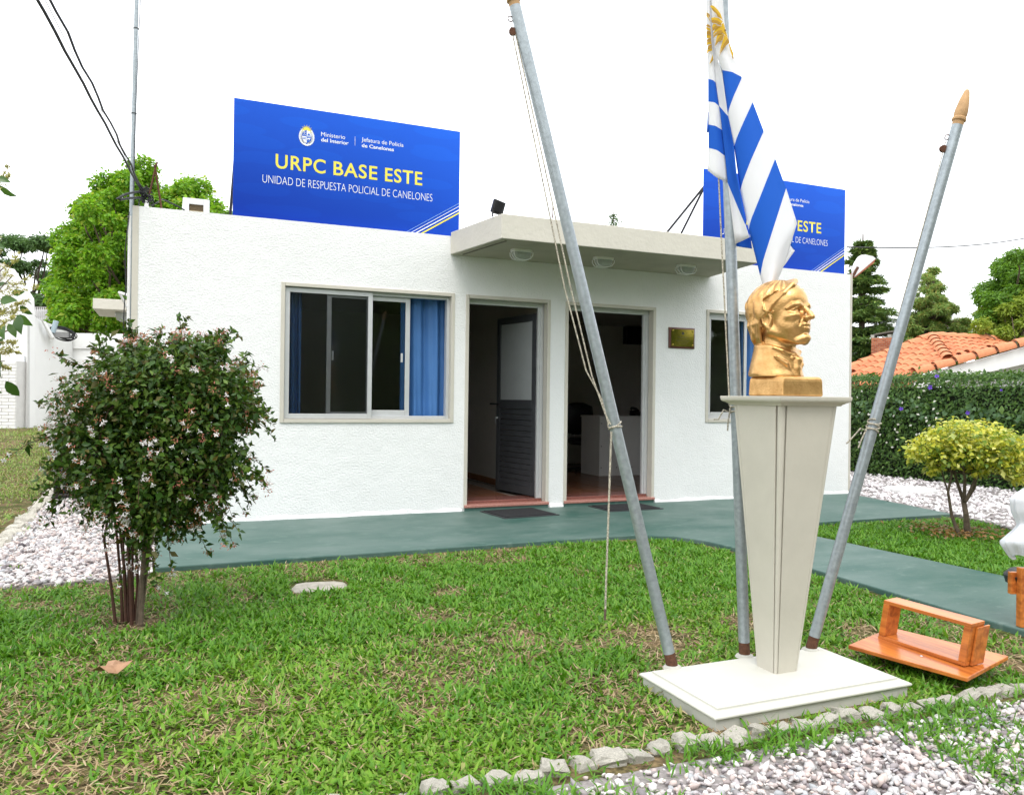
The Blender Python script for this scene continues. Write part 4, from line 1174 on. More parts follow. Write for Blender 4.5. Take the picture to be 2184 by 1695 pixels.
def make_bust_mesh():
    hs_ = .25
    lo, hi = np.array([-14.5, -13., -11.5]), np.array([14.5, 13., 27.])
    dims = np.ceil((hi - lo) / hs_).astype(int)
    ax_ = [lo[i] + np.arange(dims[i]) * hs_ for i in range(3)]
    X, Y, Z = np.meshgrid(*ax_, indexing='ij')
    X, Y, Z = (a.astype(np.float32) for a in (X, Y, Z))
    D = np.full(X.shape, 9., np.float32)
    # the head is tipped back a little about the ear axis
    T = math.radians(7)
    def hp(p):
        x, y, z = p
        z = z - 9
        return (x * math.cos(T) - z * math.sin(T), y, 9 + x * math.sin(T) + z * math.cos(T))
    Xh = X * math.cos(T) + (Z - 9) * math.sin(T); Zh = 9 - X * math.sin(T) + (Z - 9) * math.cos(T)
    def window(c, r):
        s = []
        for i in range(3):
            a = int(np.clip((c[i] - r - lo[i]) / hs_, 0, dims[i])); b = int(np.clip((c[i] + r - lo[i]) / hs_ + 1, 0, dims[i]))
            s.append(slice(a, b))
        return tuple(s)
    def smin(a, b, k):
        h = np.clip(.5 + .5 * (b - a) / k, 0, 1)
        return b + (a - b) * h - k * h * (1 - h)
    def put(w, d, k):
        D[w] = smin(D[w], d, k)
    def cut(w, d, k):
        D[w] = -smin(-D[w], d, k)
    def ell(c, r, k=.8, head=True, op=put, rot=None):
        cc = hp(c) if head else c
        w = window(cc, max(r) + 3.5)
        x, y, z = (Xh[w], Y[w], Zh[w]) if head else (X[w], Y[w], Z[w])
        x, y, z = x - c[0], y - c[1], z - c[2]
        if rot is not None:
            a, b_ = math.cos(rot), math.sin(rot)
            x, z = x * a + z * b_, -x * b_ + z * a
        q = np.sqrt((x / r[0]) ** 2 + (y / r[1]) ** 2 + (z / r[2]) ** 2) + 1e-6
        q2 = np.sqrt((x / r[0] ** 2) ** 2 + (y / r[1] ** 2) ** 2 + (z / r[2] ** 2) ** 2) + 1e-6
        op(w, (q * (q - 1) / q2).astype(np.float32), k)
    def cap(a, b, ra, rb=None, k=.6, head=True, op=put):
        rb = ra if rb is None else rb
        ha, hb_ = (hp(a), hp(b)) if head else (a, b)
        mid = tuple((p + q) / 2 for p, q in zip(ha, hb_))
        w = window(mid, math.dist(ha, hb_) / 2 + max(ra, rb) + 2.5)
        x, y, z = (Xh[w], Y[w], Zh[w]) if head else (X[w], Y[w], Z[w])
        a, b = np.array(a, float), np.array(b, float)
        ab = b - a
        t = np.clip(((x - a[0]) * ab[0] + (y - a[1]) * ab[1] + (z - a[2]) * ab[2]) / (ab @ ab), 0, 1)
        d = np.sqrt((x - a[0] - t * ab[0]) ** 2 + (y - a[1] - t * ab[1]) ** 2 + (z - a[2] - t * ab[2]) ** 2) - (ra + (rb - ra) * t)
        op(w, d.astype(np.float32), k)
    def chain(pts, rs, k=.3, head=True, op=put):
        for i in range(len(pts) - 1):
            cap(pts[i], pts[i + 1], rs[i], rs[i + 1], k, head, op)
    # skull and face masses
    ell((-1.2, 0, 15.2), (10.3, 7.9, 8.8), 1)
    ell((3.8, 0, 16.6), (5.6, 6.4, 5.6), 1.5)
    ell((3.2, 0, 9.2), (6.3, 6.3, 8.3), 1.5)
    ell((6.9, 0, 6.2), (2.6, 3.6, 3.6), 1.2)
    ell((7.6, 0, 1.9), (2.3, 2.5, 2.0), 1.2)
    for s in (-1, 1):
        cap((-.8, s * 5.6, 6.0), (6.6, s * 2.2, 1.3), 1.6, 1.4, 1.2)
        cap((-1.2, s * 5.9, 10.5), (-.8, s * 5.6, 6.0), 1.5, 1.5, 1.2)
        ell((6.2, s * 4.5, 10.0), (2.1, 1.9, 1.6), 1.0)
    for s in (-1, 1):
        ell((3.6, s * 2.9, 6.6), (4.4, 2.9, 4.6), 1.6)
    # eye sockets, brows, eyes, lids
    for s in (-1, 1):
        ell((9.7, s * 3.1, 12.0), (2.1, 2.2, 1.35), .9, op=cut)
        chain([(8.9, s * .9, 13.5), (8.9, s * 2.6, 14.1), (7.9, s * 4.6, 13.9), (6.4, s * 5.9, 12.9)], [.6, .7, .65, .4], .8)
        ell((7.0, s * 3.15, 12.0), (1.55, 1.65, 1.45), .2)
        chain([(8.25, s * 1.75, 12.15), (8.75, s * 2.7, 12.85), (8.5, s * 3.7, 12.85), (7.5, s * 4.8, 12.1)], [.22, .32, .32, .22], .18)
        chain([(8.2, s * 1.8, 11.75), (8.5, s * 2.9, 11.15), (8.1, s * 3.9, 11.2), (7.4, s * 4.7, 11.7)], [.2, .27, .27, .2], .18)
        ell((8.0, s * 3.1, 10.2), (1.2, 1.7, .9), .9)
    # nose
    chain([(8.9, 0, 13.4), (9.9, 0, 12.2), (11.1, 0, 10.5), (11.8, 0, 9.2)], [.75, .74, .85, 1.0], .55)
    for s in (-1, 1):
        ell((10.2, s * 1.15, 9.1), (1.0, .75, .75), .35)
        ell((10.5, s * .62, 8.5), (.45, .38, .5), .15, op=cut)
        chain([(9.2, s * 1.9, 9.3), (8.9, s * 2.9, 7.4), (8.2, s * 3.1, 6.0)], [.12, .14, .1], .6, op=cut)
    cap((10.6, 0, 8.8), (9.6, 0, 8.1), .5, .4, .4)
    # mouth and chin
    chain([(8.6, -2.1, 6.35), (9.5, -.9, 6.95), (9.65, 0, 6.8), (9.5, .9, 6.95), (8.6, 2.1, 6.35)], [.36, .66, .62, .66, .36], .25)
    chain([(8.5, -1.8, 5.9), (9.2, -.8, 5.55), (9.3, 0, 5.45), (9.2, .8, 5.55), (8.5, 1.8, 5.9)], [.34, .66, .74, .66, .34], .25)
    chain([(8.6, -2.3, 6.15), (9.8, -.8, 6.2), (9.9, .8, 6.2), (8.6, 2.3, 6.15)], [.12, .14, .14, .12], .18, op=cut)
    ell((9.5, 0, 3.9), (.7, 1.5, .55), .7, op=cut)
    ell((8.9, 0, 2.2), (1.1, 1.5, 1.2), .6)
    # ears
    for s in (-1, 1):
        ell((-1.0, s * 7.0, 9.6), (1.9, .95, 3.1), .3, rot=-.15)
        ell((-.7, s * 8.0, 9.9), (1.15, .8, 2.1), .3, op=cut, rot=-.15)
        chain([(.4, s * 7.0, 11.2), (-.9, s * 7.75, 12.4), (-2.5, s * 7.9, 11.2), (-2.3, s * 7.8, 9.0), (-1.2, s * 7.2, 7.2)], [.35, .42, .45, .4, .5], .25)
        ell((-.8, s * 7.0, 7.0), (.8, .7, .9), .3)
    # neck, stand-up collar, cravat, shoulders
    cap((-2.0, 0, 5), (-1.6, 0, -4), 5.7, 6.4, 1.6, head=False)
    chain([(-2.2, 0, -2.4), (-2.0, 0, -6.5)], [6.0, 7.6], .8, head=False)
    n_ = 60
    rim = []
    for i in range(n_ + 1):
        w_ = 2 * PI * i / n_
        zz = .1 - 2.8 * max(0, math.cos(w_)) ** 2 + .4 * max(0, -math.cos(w_))
        rim.append((-2.2 + 6.9 * math.cos(w_), 6.6 * math.sin(w_), zz))
    for i in range(n_):
        cap(rim[i], rim[i + 1], .75, .75, .35, head=False)
        a_ = rim[i]
        cap((a_[0], a_[1], a_[2]), (a_[0] * 1.12 - .3, a_[1] * 1.20, -9.5), .7, 1.2, .9, head=False)
    for s in (-1, 1):
        chain([(1.2, s * 6.6, -.2), (3.6, s * 4.9, -1.4), (4.6, s * 2.6, -3.2)], [.55, .75, .5], .2, head=False)       # collar tab
        chain([(2.5, s * 7.6, -3.4), (4.8, s * 4.4, -6.0), (5.6, s * 1.2, -10.5)], [.6, .8, .6], .35, head=False)      # lapel
    chain([(4.9, 0, -2.6), (6.0, .3, -4.6), (6.1, -.2, -7.5), (6.3, 0, -11)], [1.0, 1.5, 1.3, 1.4], .5, head=False)     # cravat
    chain([(5.4, 0, -3.2), (5.6, 2.0, -3.6)], [.8, .6], .3, head=False); chain([(5.4, 0, -3.2), (5.6, -2.0, -3.8)], [.8, .6], .3, head=False)
    ell((-1.2, 0, -12.5), (8.2, 9.6, 7.2), 1.0, head=False)
    # hair
    x, y, z = Xh, Y, Zh
    az = np.arctan2(y, -(x - 1.5))
    r2 = np.sqrt(((x + 1.7) / 11.2) ** 2 + (y / 9.1) ** 2 + ((z - 15.0) / 10.2) ** 2) + 1e-5
    hair = (r2 - 1) * 8.6
    nape = (np.sqrt(((x + 6.6) / 4.9) ** 2 + (y / 6.9) ** 2 + ((z - 6.3) / 7.4) ** 2) - 1) * 5
    hair = smin(hair, nape, 2.)
    strand = .40 * np.sin(az * 17 + .9 * np.sin(z * .42 + az * 2) + .25 * z) + .13 * np.sin(az * 39 + 1.4 * np.sin(z * .5))
    strand = strand * np.clip((20.5 - z) * .25 + .55, .35, 1)
    hair = hair + strand
    # hairline: temple line in front of the ear, brow line above the forehead
    line = 2.2 + np.clip(z - 12.5, 0, 4.5) * -.30 + np.clip(z - 17, 0, 20) * 1.7 - .25 * np.abs(y)
    line = np.where(z < 12.6, 2.2 - (12.6 - z) * 1.15 - .0 * y, line)
    hair = np.maximum(hair, (x - line) * .75)
    earh = np.sqrt(((x + .6) / 2.7) ** 2 + ((z - 9.4) / 3.6) ** 2) - 1
    hair = np.maximum(hair, np.where(np.abs(y) > 4.5, -earh * 2.5, hair))
    D[:] = smin(D, hair.astype(np.float32), .25)
    locks = []
    for j in range(7):                                  # forelock swept from the parting over to the right temple
        o = j * .75
        locks.append(([(1.5 - o * .9, 3.8 - o * .3, 24.2 - o * .05), (5.6 - o * .8, 1.6 - o * .4, 23.6 - o * .1), (7.0 - o, -2.2 - o * .3, 21.6 - o * .1), (5.6 - o, -5.6 - o * .15, 18.6), (2.2 - o * .7, -7.6, 15.2), (.3 - o * .8, -8.2, 12.6 - o * .3)], [.5, 1.0, 1.05, .85, .6, .3]))
    for j in range(4):
        o = j * .9
        locks.append(([(1.8 - o, 4.2, 23.2 - o * .2), (5.2 - o, 5.4, 20.6), (3.6 - o, 7.2, 16.4), (1.0 - o, 7.9, 12.8)], [.5, .85, .7, .3]))
    for j in range(5):                                  # locks behind the ears falling to the nape
        o = j * 1.5
        for s in (-1, 1):
            locks.append(([(-2.8 - o, s * (8.3 - .35 * o), 14.), (-4.4 - o * .9, s * (7.8 - .35 * o), 9.4), (-5.3 - o * .75, s * (6.6 - .45 * o), 4.6), (-5.2 - o * .65, s * (5.6 - .5 * o), .8 + o * .1)], [.45, .8, .8, .35]))
    for p_, r_ in locks:
        chain(p_, r_, .22)
    D[:] = np.maximum(D, -(Z + 10.6))
    return surface_nets(D, lo, hs_)
BV, BQ = make_bust_mesh()
BS = .01150
YAWB = math.radians(-77)
BZ = 1.178 + .083
ca, sa = math.cos(YAWB), math.sin(YAWB)
BV = BV * BS * np.array([1.04, 1.04, 1.0])
BW = np.stack([TX - .010 + BV[:, 0] * ca - BV[:, 1] * sa, TY + .006 + BV[:, 0] * sa + BV[:, 1] * ca, BZ + BV[:, 2] + 10.6 * BS - .001], 1)
bust = thing('bust', 'golden bust of a man in a high collar on the cream pedestal', 'bust', (TX, TY, 1.178))
o = mesh_np('head_and_shoulders', BW, BQ, GOLD, bust, smooth=True)
sm = o.modifiers.new('smooth', 'SMOOTH'); sm.factor, sm.iterations = .5, 2
bb = MB()
hh = .103
rows = [(0, 1.1785), (.003, 1.186), (.002, 1.21), (.001, 1.24), (-.001, 1.254), (-.008, 1.2605)]
loft_rect(bb, TX + .004 - hh, TY - hh, TX + .004 + hh, TY + hh, rows)
bb.build('block', GOLD, bust, bevel=.006)

# ------------------------------------------------------------------ flagpoles, halyards
DP = depth_of((2.353, -4.885, HB))
def flagpole(label, bp, tp, top_ext, rad, finial=None):
    dpt = depth_of(at(bp[0], bp[1], 2, HB))
    a = np.array(at(bp[0], bp[1], 2, HB)); b_ = np.array(atd(tp[0], tp[1], dpt))
    u_ = (b_ - a) / np.linalg.norm(b_ - a); L_ = np.linalg.norm(b_ - a) + top_ext
    t = thing('flagpole', label, 'flagpole', tuple(a), 'flagpoles on the white slab')
    MB().tube([a + u_ * (.06 + (L_ - .06) * s) for s in np.linspace(0, 1, 5)], rad, 20).build('pole', GALV, t, smooth=True)
    MB().tube([a - u_ * .02, a + u_ * .02, a + u_ * .04, a + u_ * .0595], [rad * .93, rad * 1.0, rad * .97, rad * .99], 20).build('rusty_foot', RUST, t, smooth=True)
    MB().lathe(a - u_ * .004, (0, 0, 1), [(rad * 1.7, -.002), (rad * 1.5, .006), (rad * 1.05, .012)], 16).build('mortar_collar', CONCW, t)
    top = a + u_ * L_
    MB().lathe(top, u_, [(rad * .9, -.02), (rad * .98, .0), (rad * 1.0, .018), (rad * 1.22, .022), (rad * 1.24, .032), (rad * 1.05, .038), (rad * 1.17, .05), (rad * 1.12, .075), (rad * .85, .12), (rad * .5, .158), (rad * .28, .168), (rad * .02, .170)], 18).build('finial', WOODF, t, smooth=True)
    sdv = -CR
    rg = top - u_ * .055 + sdv * rad
    MB().tube([rg + sdv * (.008 + .010 * math.cos(w)) + u_ * .012 * math.sin(w) for w in np.linspace(0, 2 * PI, 11)], .0025, 5).build('ring', RUST, t)
    MB().lathe(rg - u_ * .055 + sdv * .010, np.cross(u_, sdv), [(.004, -.007), (.017, -.006), (.012, 0), (.017, .006), (.004, .007)], 12).build('pulley', RUST, t)
    return t, a, u_, rad, top
def knot(t, a, u_, rad, s0, turns, pitch, tail=0.):
    c = a + u_ * s0
    e1 = np.cross(u_, _f); e1 /= np.linalg.norm(e1); e2 = np.cross(u_, e1)
    pts = [c + u_ * pitch * w / (2 * PI) + u_ * .006 * math.sin(w * 1.5) + (e1 * math.cos(w) + e2 * math.sin(w)) * (rad + .0035) for w in np.linspace(0, 2 * PI * turns, int(18 * turns))]
    k = MB().tube(pts, .0036, 6)
    if tail:
        p = c - CR * (rad + .004) - _f * .01
        k.tube([p, p - CR * .03 + u_ * .012, p - CR * .055 - u_ * .03, p - CR * .075 - u_ * tail], .0034, 6)
        k.tube([p + u_ * .02, p - CR * .012 - u_ * .04, p - CR * .016 - u_ * .08], .0034, 6)
    k.build('rope_knot', ROPE, t, smooth=True)
tl, al, ul, rl, topl = flagpole('leftmost grey flagpole leaning left from the slab, with double rope', (1434, 1421), (1098, 12), -.004, .0245)
tm, am, um, rm, topm = flagpole('middle grey flagpole carrying the striped flag, behind the pedestal', (1588, 1397), (1541, 0), .38, .0245)
tr_, ar, ur, rr_, topr = flagpole('rightmost grey flagpole leaning right with wooden tip in view', (1729, 1384), (2042, 268), .0, .0245)
sdep = depth_of(al)
def pd(x, y, d): return np.array(atd(x, y, d))
rp = MB()
dn_ = sdep - .03
rp.tube([pd(1090, 58, sdep), pd(1147, 335, dn_), pd(1204, 613, dn_), pd(1250, 790, dn_), pd(1283, 850, dn_), pd(1298, 905, dn_)], .0030, 6)
rp.tube([pd(1097, 62, sdep), pd(1158, 340, dn_ - .02), pd(1217, 613, dn_ - .02), pd(1262, 800, dn_ - .01), pd(1290, 880, dn_), pd(1302, 905, dn_)], .0030, 6)
rp.tube([pd(1304, 920, dn_), pd(1301, 1000, dn_), pd(1297, 1120, dn_), pd(1293, 1230, dn_), pd(1291, 1300, dn_)], .0042, 6)
rp.build('halyard', ROPE, tl, smooth=True)
MB().tube([pd(1291, 1298, dn_), pd(1290, 1322, dn_)], [.006, .004], 6).build('rope_end', M('tape', (.12, .08, .06)), tl)
knot(tl, al, ul, rl, np.linalg.norm(pd(1312, 912, sdep) - al), 2, .009, 0)
hl = MB()
hl.tube([pd(1532, 360, DP - .02), pd(1538, 500, DP - .01), pd(1548, 700, DP - .02), pd(1556, 865, DP - .02)], .0034, 6)
hl.build('halyard', ROPE, tm, smooth=True)
knot(tm, am, um, rm, np.linalg.norm(pd(1566, 880, DP) - am), 3.5, .010, .03)
sdr = depth_of(ar)
knot(tr_, ar, ur, rr_, np.linalg.norm(pd(1858, 918, sdr) - ar), 4.2, .011, .06)
MB().tube([topr - ur * .075 - CR * (rr_ + .008), topr - ur * .3 - CR * (rr_ + .004), topr - ur * .9 - CR * (rr_ + .001)], .0022, 5).build('halyard', ROPE, tr_, smooth=True)

# ------------------------------------------------------------------ flag
def cloth_mat(name, col, trans=.35):
    mt = M(name, col, rough=.75, var=.04, vscale=6, spec=.15)
    N, L = mt.node_tree.nodes, mt.node_tree.links
    t = nd(N, 'ShaderNodeBsdfTranslucent'); t.inputs['Color'].default_value = (*col, 1)
    mx = nd(N, 'ShaderNodeMixShader'); mx.inputs['Fac'].default_value = trans
    L.new(N['Principled BSDF'].outputs[0], mx.inputs[1]); L.new(t.outputs[0], mx.inputs[2]); L.new(mx.outputs[0], N['Material Output'].inputs['Surface'])
    return mt
FW, FB = cloth_mat('flag_white_cloth', (.90, .90, .91), .42), cloth_mat('flag_blue_cloth', (.025, .15, .66), .3)
SUNY, SUNO, SUNL = cloth_mat('flag_sun_yellow', (.80, .56, .06)), cloth_mat('flag_sun_ochre', (.58, .36, .07)), cloth_mat('flag_sun_line', (.22, .11, .05))
def f7(cx, cy, d): return pd((2650 + cx * .7077) / 1.8755, cy * .7077 / 1.8755, d)
def resample(pts, n):
    p = np.array(pts, float)
    s = np.r_[0, np.cumsum(np.linalg.norm(np.diff(p, axis=0), axis=1))]
    t = np.linspace(0, s[-1], n)
    return np.stack([np.interp(t, s, p[:, 0]), np.interp(t, s, p[:, 1])], 1)
def panel(b, rows, cols, dfun, n=13, sub=5):
    R_ = [resample(r, n) for r in rows]
    tot = (len(rows) - 1) * sub
    V, Fs, mi = [], [], []
    for i in range(tot + 1):
        k = min(i // sub, len(rows) - 2); t = (i - k * sub) / sub
        c = R_[k] * (1 - t) + R_[k + 1] * t
        for j in range(n):
            u = j / (n - 1)
            V.append(f7(c[j, 0], c[j, 1], dfun(u, i / tot)))
    n0 = len(b.v)
    b.v += [tuple(map(float, v)) for v in V]
    for i in range(tot):
        for j in range(n - 1):
            b.f.append((n0 + i * n + j, n0 + i * n + j + 1, n0 + (i + 1) * n + j + 1, n0 + (i + 1) * n + j)); b.mi.append(cols[i // sub])
fl = MB()
dF = DP - .035
d1 = lambda u, v: dF - .012 - (.012 + .05 * v) * math.sin(PI * min(1, u * 1.05)) - .02 * v * (1 - u)
panel(fl, [[(278, -160), (330, -160)], [(278, 90), (352, 150)], [(300, 300), (402, 322)], [(338, 398), (392, 408), (447, 437)], [(370, 655), (378, 612), (402, 545), (448, 441)],
           [(405, 830), (420, 780), (458, 690), (510, 578)], [(440, 1075), (460, 1010), (502, 900), (572, 742)], [(488, 1300), (497, 1250), (545, 1130), (592, 1010), (637, 898)],
           [(553, 1560), (570, 1470), (620, 1310), (698, 1065)], [(562, 1596), (580, 1540), (650, 1420), (760, 1262)], [(571, 1627), (600, 1590), (640, 1540), (690, 1490)], [(573, 1632), (590, 1634), (610, 1634), (630, 1632)]],
      [0, 0, 0, 1, 0, 1, 0, 1, 0, 0, 0], d1)
d3 = lambda u, v: dF + .012 - .018 * math.sin(PI * u) + .01 * v
panel(fl, [[(252, -160), (272, -160)], [(249, 70), (275, 100)], [(259, 447), (285, 455), (301, 470)], [(259, 575), (295, 580), (320, 603)], [(260, 705), (300, 713), (337, 737)],
           [(261, 837), (310, 850), (353, 883)], [(256, 965), (300, 1000), (369, 1036)]], [0, 0, 1, 0, 1, 0], d3, 8)
d2 = lambda u, v: dF + .012 + .022 * v * math.sin(PI * u) - u * (.024 + .03 * v)
panel(fl, [[(272, -160), (279, -160)], [(275, 100), (300, 302)], [(301, 468), (337, 420)], [(320, 600), (370, 656)], [(337, 737), (404, 830)], [(353, 883), (418, 980)], [(361, 960), (440, 1100)],
           [(369, 1037), (400, 1110), (466, 1264)], [(411, 1380), (450, 1362), (491, 1342)]], [0, 0, 0, 1, 1, 1, 1, 0], d2, 8)
d0 = lambda u, v: dF + .03
panel(fl, [[(412, 1376), (455, 1358), (496, 1340)], [(420, 1393), (462, 1400), (507, 1406)]], [1], d0, 6)
panel(fl, [[(722, 1355), (735, 1370)], [(726, 1385), (742, 1412)]], [1], lambda u, v: dF + .01, 4)
panel(fl, [[(722, 1388), (748, 1417)], [(684, 1506), (690, 1500)]], [0], lambda u, v: dF + .012, 4)
panel(fl, [[(256, 634), (262, 640)], [(250, 750), (260, 748)]], [1], lambda u, v: dF + .02, 4)
flag = thing('flag', 'white flag with blue stripes and golden sun hanging on the middle pole', 'flag', tuple(f7(300, 500, dF)))
o = fl.build('cloth', [FW, FB], flag, smooth='all', fix=False)
sol = o.modifiers.new('thickness', 'SOLIDIFY'); sol.thickness = .0016; sol.offset = 0
def f4(cx, cy, d): return pd((2780 + cx * .2065) / 1.8755, cy * .2065 / 1.8755, d)
def petal(b, poly, d, mi):
    p = [f4(x, y, d) for x, y in poly]
    b.prism(p, _f * .0008, mi)
su = MB()
dS = dF - .040
for poly, mi in (([(290, 128), (318, 105), (365, 122), (440, 195), (495, 270), (540, 400), (500, 360), (440, 330), (410, 270), (345, 210), (325, 160)], 0),
                 ([(320, 165), (345, 210), (410, 270), (440, 330), (505, 365), (470, 300), (400, 220), (350, 165)], 1),
                 ([(315, 352), (380, 338), (470, 362), (540, 425), (512, 462), (430, 400), (320, 390)], 0), ([(318, 392), (430, 402), (512, 464), (500, 505), (420, 460), (322, 440)], 1),
                 ([(335, 510), (360, 458), (440, 492), (400, 500), (340, 545)], 0), ([(338, 548), (400, 502), (492, 508), (440, 545), (342, 606)], 1),
                 ([(350, 655), (380, 590), (450, 530), (505, 512), (515, 585), (440, 605), (380, 650), (358, 690)], 0), ([(358, 692), (440, 607), (518, 587), (545, 645), (440, 670), (358, 740)], 1),
                 ([(432, 685), (470, 660), (565, 655), (480, 705), (400, 830), (380, 910)], 0), ([(382, 912), (400, 832), (480, 707), (568, 660), (530, 790), (460, 812)], 1),
                 ([(570, 680), (640, 740), (560, 850), (480, 1040), (470, 1090), (500, 920)], 0), ([(470, 1092), (560, 852), (640, 742), (668, 830), (600, 890), (510, 1020)], 1),
                 ([(545, 440), (512, 480), (508, 560), (540, 640), (600, 700), (640, 735), (600, 620), (570, 500)], 0), ([(655, 850), (680, 880), (748, 1050), (725, 1100), (690, 1010)], 0), ([(725, 1100), (748, 1050), (744, 1155), (715, 1110)], 1),
                 ([(570, 580), (590, 570), (602, 600), (585, 610)], 2), ([(588, 605), (605, 640), (598, 640)], 2)):
    petal(su, poly, dS - .003 * (mi > 0), mi)
dS3 = dF - .009
for poly, mi in (([(220, 235), (290, 292), (292, 345), (240, 290), (220, 270)], 1), ([(218, 280), (250, 305), (296, 400), (296, 430), (260, 350), (218, 318)], 0),
                 ([(217, 478), (260, 478), (302, 515), (302, 540), (217, 515)], 1), ([(217, 520), (302, 560), (306, 615), (260, 592), (217, 575)], 0), ([(222, 615), (250, 595), (306, 620), (308, 675), (222, 675)], 1),
                 ([(222, 680), (308, 680), (312, 735), (250, 745), (222, 735)], 0), ([(228, 780), (255, 755), (314, 740), (316, 795), (230, 815)], 1), ([(230, 820), (316, 800), (322, 860), (260, 865), (230, 885)], 0),
                 ([(262, 885), (326, 866), (328, 935), (235, 965)], 1), ([(235, 970), (330, 938), (334, 985), (270, 1000), (233, 1050)], 0), ([(340, 1055), (355, 1170), (280, 1250), (320, 1130)], 0), ([(345, 1110), (355, 1172), (300, 1225)], 1)):
    petal(su, poly, dS3 - .002 * (mi > 0), mi)
su.build('sun_emblem', [SUNY, SUNO, SUNL], flag, fix=True)

# ------------------------------------------------------------------ wooden stand lying on the grass
ws = thing('wooden_stand', 'varnished orange wooden stand with open frame lying on the lawn', 'wooden stand', tuple(at(1980, 1420, 2, .02)))
zb = .035
P0, P1, P2 = (np.array(at(*q_, 2, zb)) for q_ in ((1809, 1381), (2063, 1452), (2147, 1415)))
a_ = unit((P1 - P0)[None])[0]; la = np.linalg.norm(P1 - P0)
b_ = P2 - P1; lb = np.linalg.norm(b_); b_ = b_ - a_ * (b_ @ a_); b_ /= np.linalg.norm(b_)
n_ = np.cross(a_, b_); n_ = n_ if n_[2] > 0 else -n_
tilt = np.array([0, 0, 0.02])
ub = unit((b_ + np.array([0, 0, .06]))[None])[0]; un = np.cross(a_, ub); un = un if un[2] > 0 else -un
MB().obox(P0 - un * .004, a_, ub, un, la, lb, .018).build('board', WOOD, ws, bevel=.003)
F0 = np.array(at(1872, 1360, 2, zb + .024)); F1 = np.array(at(2057, 1421, 2, zb + .024))
a2 = unit((F1 - F0)[None])[0]; lf = np.linalg.norm(F1 - F0); b2 = ub - a2 * (ub @ a2); b2 = unit(b2[None])[0]; n2 = np.cross(a2, b2); n2 = n2 if n2[2] > 0 else -n2
lean = unit((n2 + b2 * .10 + a2 * .14)[None])[0]
hf = .185; dep_ = .085; th = .016
MB().obox(F0 - n2 * .0005, a2, b2, lean, lf, dep_, th).build('lower_rail', WOOD, ws, bevel=.002)
MB().obox(F0 + lean * (hf - th), a2, b2, lean, lf, dep_, th).build('upper_rail', WOOD, ws, bevel=.002)
MB().obox(F0 + lean * th + a2 * .001, a2, b2, lean, .032, dep_, hf - 2 * th - .0005).build('upright', WOOD, ws, bevel=.002)
MB().obox(F0 + lean * th + a2 * (lf - .033), a2, b2, lean, .032, dep_, hf - 2 * th - .0005).build('upright', WOOD, ws, bevel=.002)
MB().obox(F0 + a2 * (lf + .001) + b2 * .03 - n2 * .0005, a2, b2, lean, .010, dep_ * .9, hf * .9).build('side_cheek', WOOD, ws, bevel=.002)
MB().lathe(np.array(at(1965, 1397, 2, zb + .025)), un, [(.006, -.01), (.006, -.002), (.002, 0)], 10).lathe(np.array(at(1985, 1393, 2, zb + .025)), un, [(.006, -.01), (.006, -.002), (.002, 0)], 10).build('screw', ALU, ws)
# draped easel at the right edge
eb = np.array(at(2250, 1335, 2, 0))
de = depth_of(eb)
es = thing('wooden_stand', 'orange wooden stand with white cloth cut off by the right picture edge', 'wooden stand', tuple(eb))
MB().obox(pd(2156, 1267, de), CR, _f, np.array([0, 0, 1.]), .16, .03, .115).build('foot_rail', WOOD, es, bevel=.003)
for px_, py_, dd_, w_, h_ in ((2177, 1290, -.04, .04, .19), (2262, 1290, 0., .05, 1.0)):
    q_ = pd(px_, py_, de + dd_); top_ = q_[2] + h_; q_[2] = .001
    MB().obox(q_, CR * [1, 1, 0], _f * [1, 1, 0], np.array([0, 0, 1.]), w_, w_, top_).build('post', WOOD, es, bevel=.003)
MB().lathe(pd(2200, 1228, de + .05), (0, 0, 1), [(.02, .04), (.10, .03), (.13, 0), (.12, -.04)], 16).build('black_base', BLACKP, es, smooth=True)
cl = MB()
V = []
nrow, ncol = 24, 96
for k in range(nrow):
    v = k / (nrow - 1)
    y_ = 1040 + 148 * v
    hw = [34, 38, 36, 22, 30, 52, 66][min(6, int(v * 6.99))]
    hw = np.interp(v, [0, .15, .35, .52, .58, .8, 1], [18, 46, 42, 30, 34, 62, 44])
    for j in range(ncol):
        w = 2 * PI * j / ncol
        q_ = pd(2204, y_ + 8 * math.sin(3 * w) * v, de)
        rr2 = hw * de / FPX * (1 + .20 * v * math.sin(5 * w + 1 + 2 * v) + .07 * math.sin(11 * w + 3 * v) + .03 * math.sin(17 * w))
        V.append(q_ + CR * rr2 * math.cos(w) + np.array([_f[0], _f[1], 0]) * rr2 * .7 * math.sin(w))
cl.add(V, [(k * ncol + j, k * ncol + (j + 1) % ncol, (k + 1) * ncol + (j + 1) % ncol, (k + 1) * ncol + j) for k in range(nrow - 1) for j in range(ncol)] + [tuple(range(ncol))])
o = cl.build('white_cloth', cloth_mat('white_satin', (.78, .80, .84), .2), smooth='all', fix=False)
tag(o, 'white satin cloth gathered over the stand at the right edge', 'cloth')

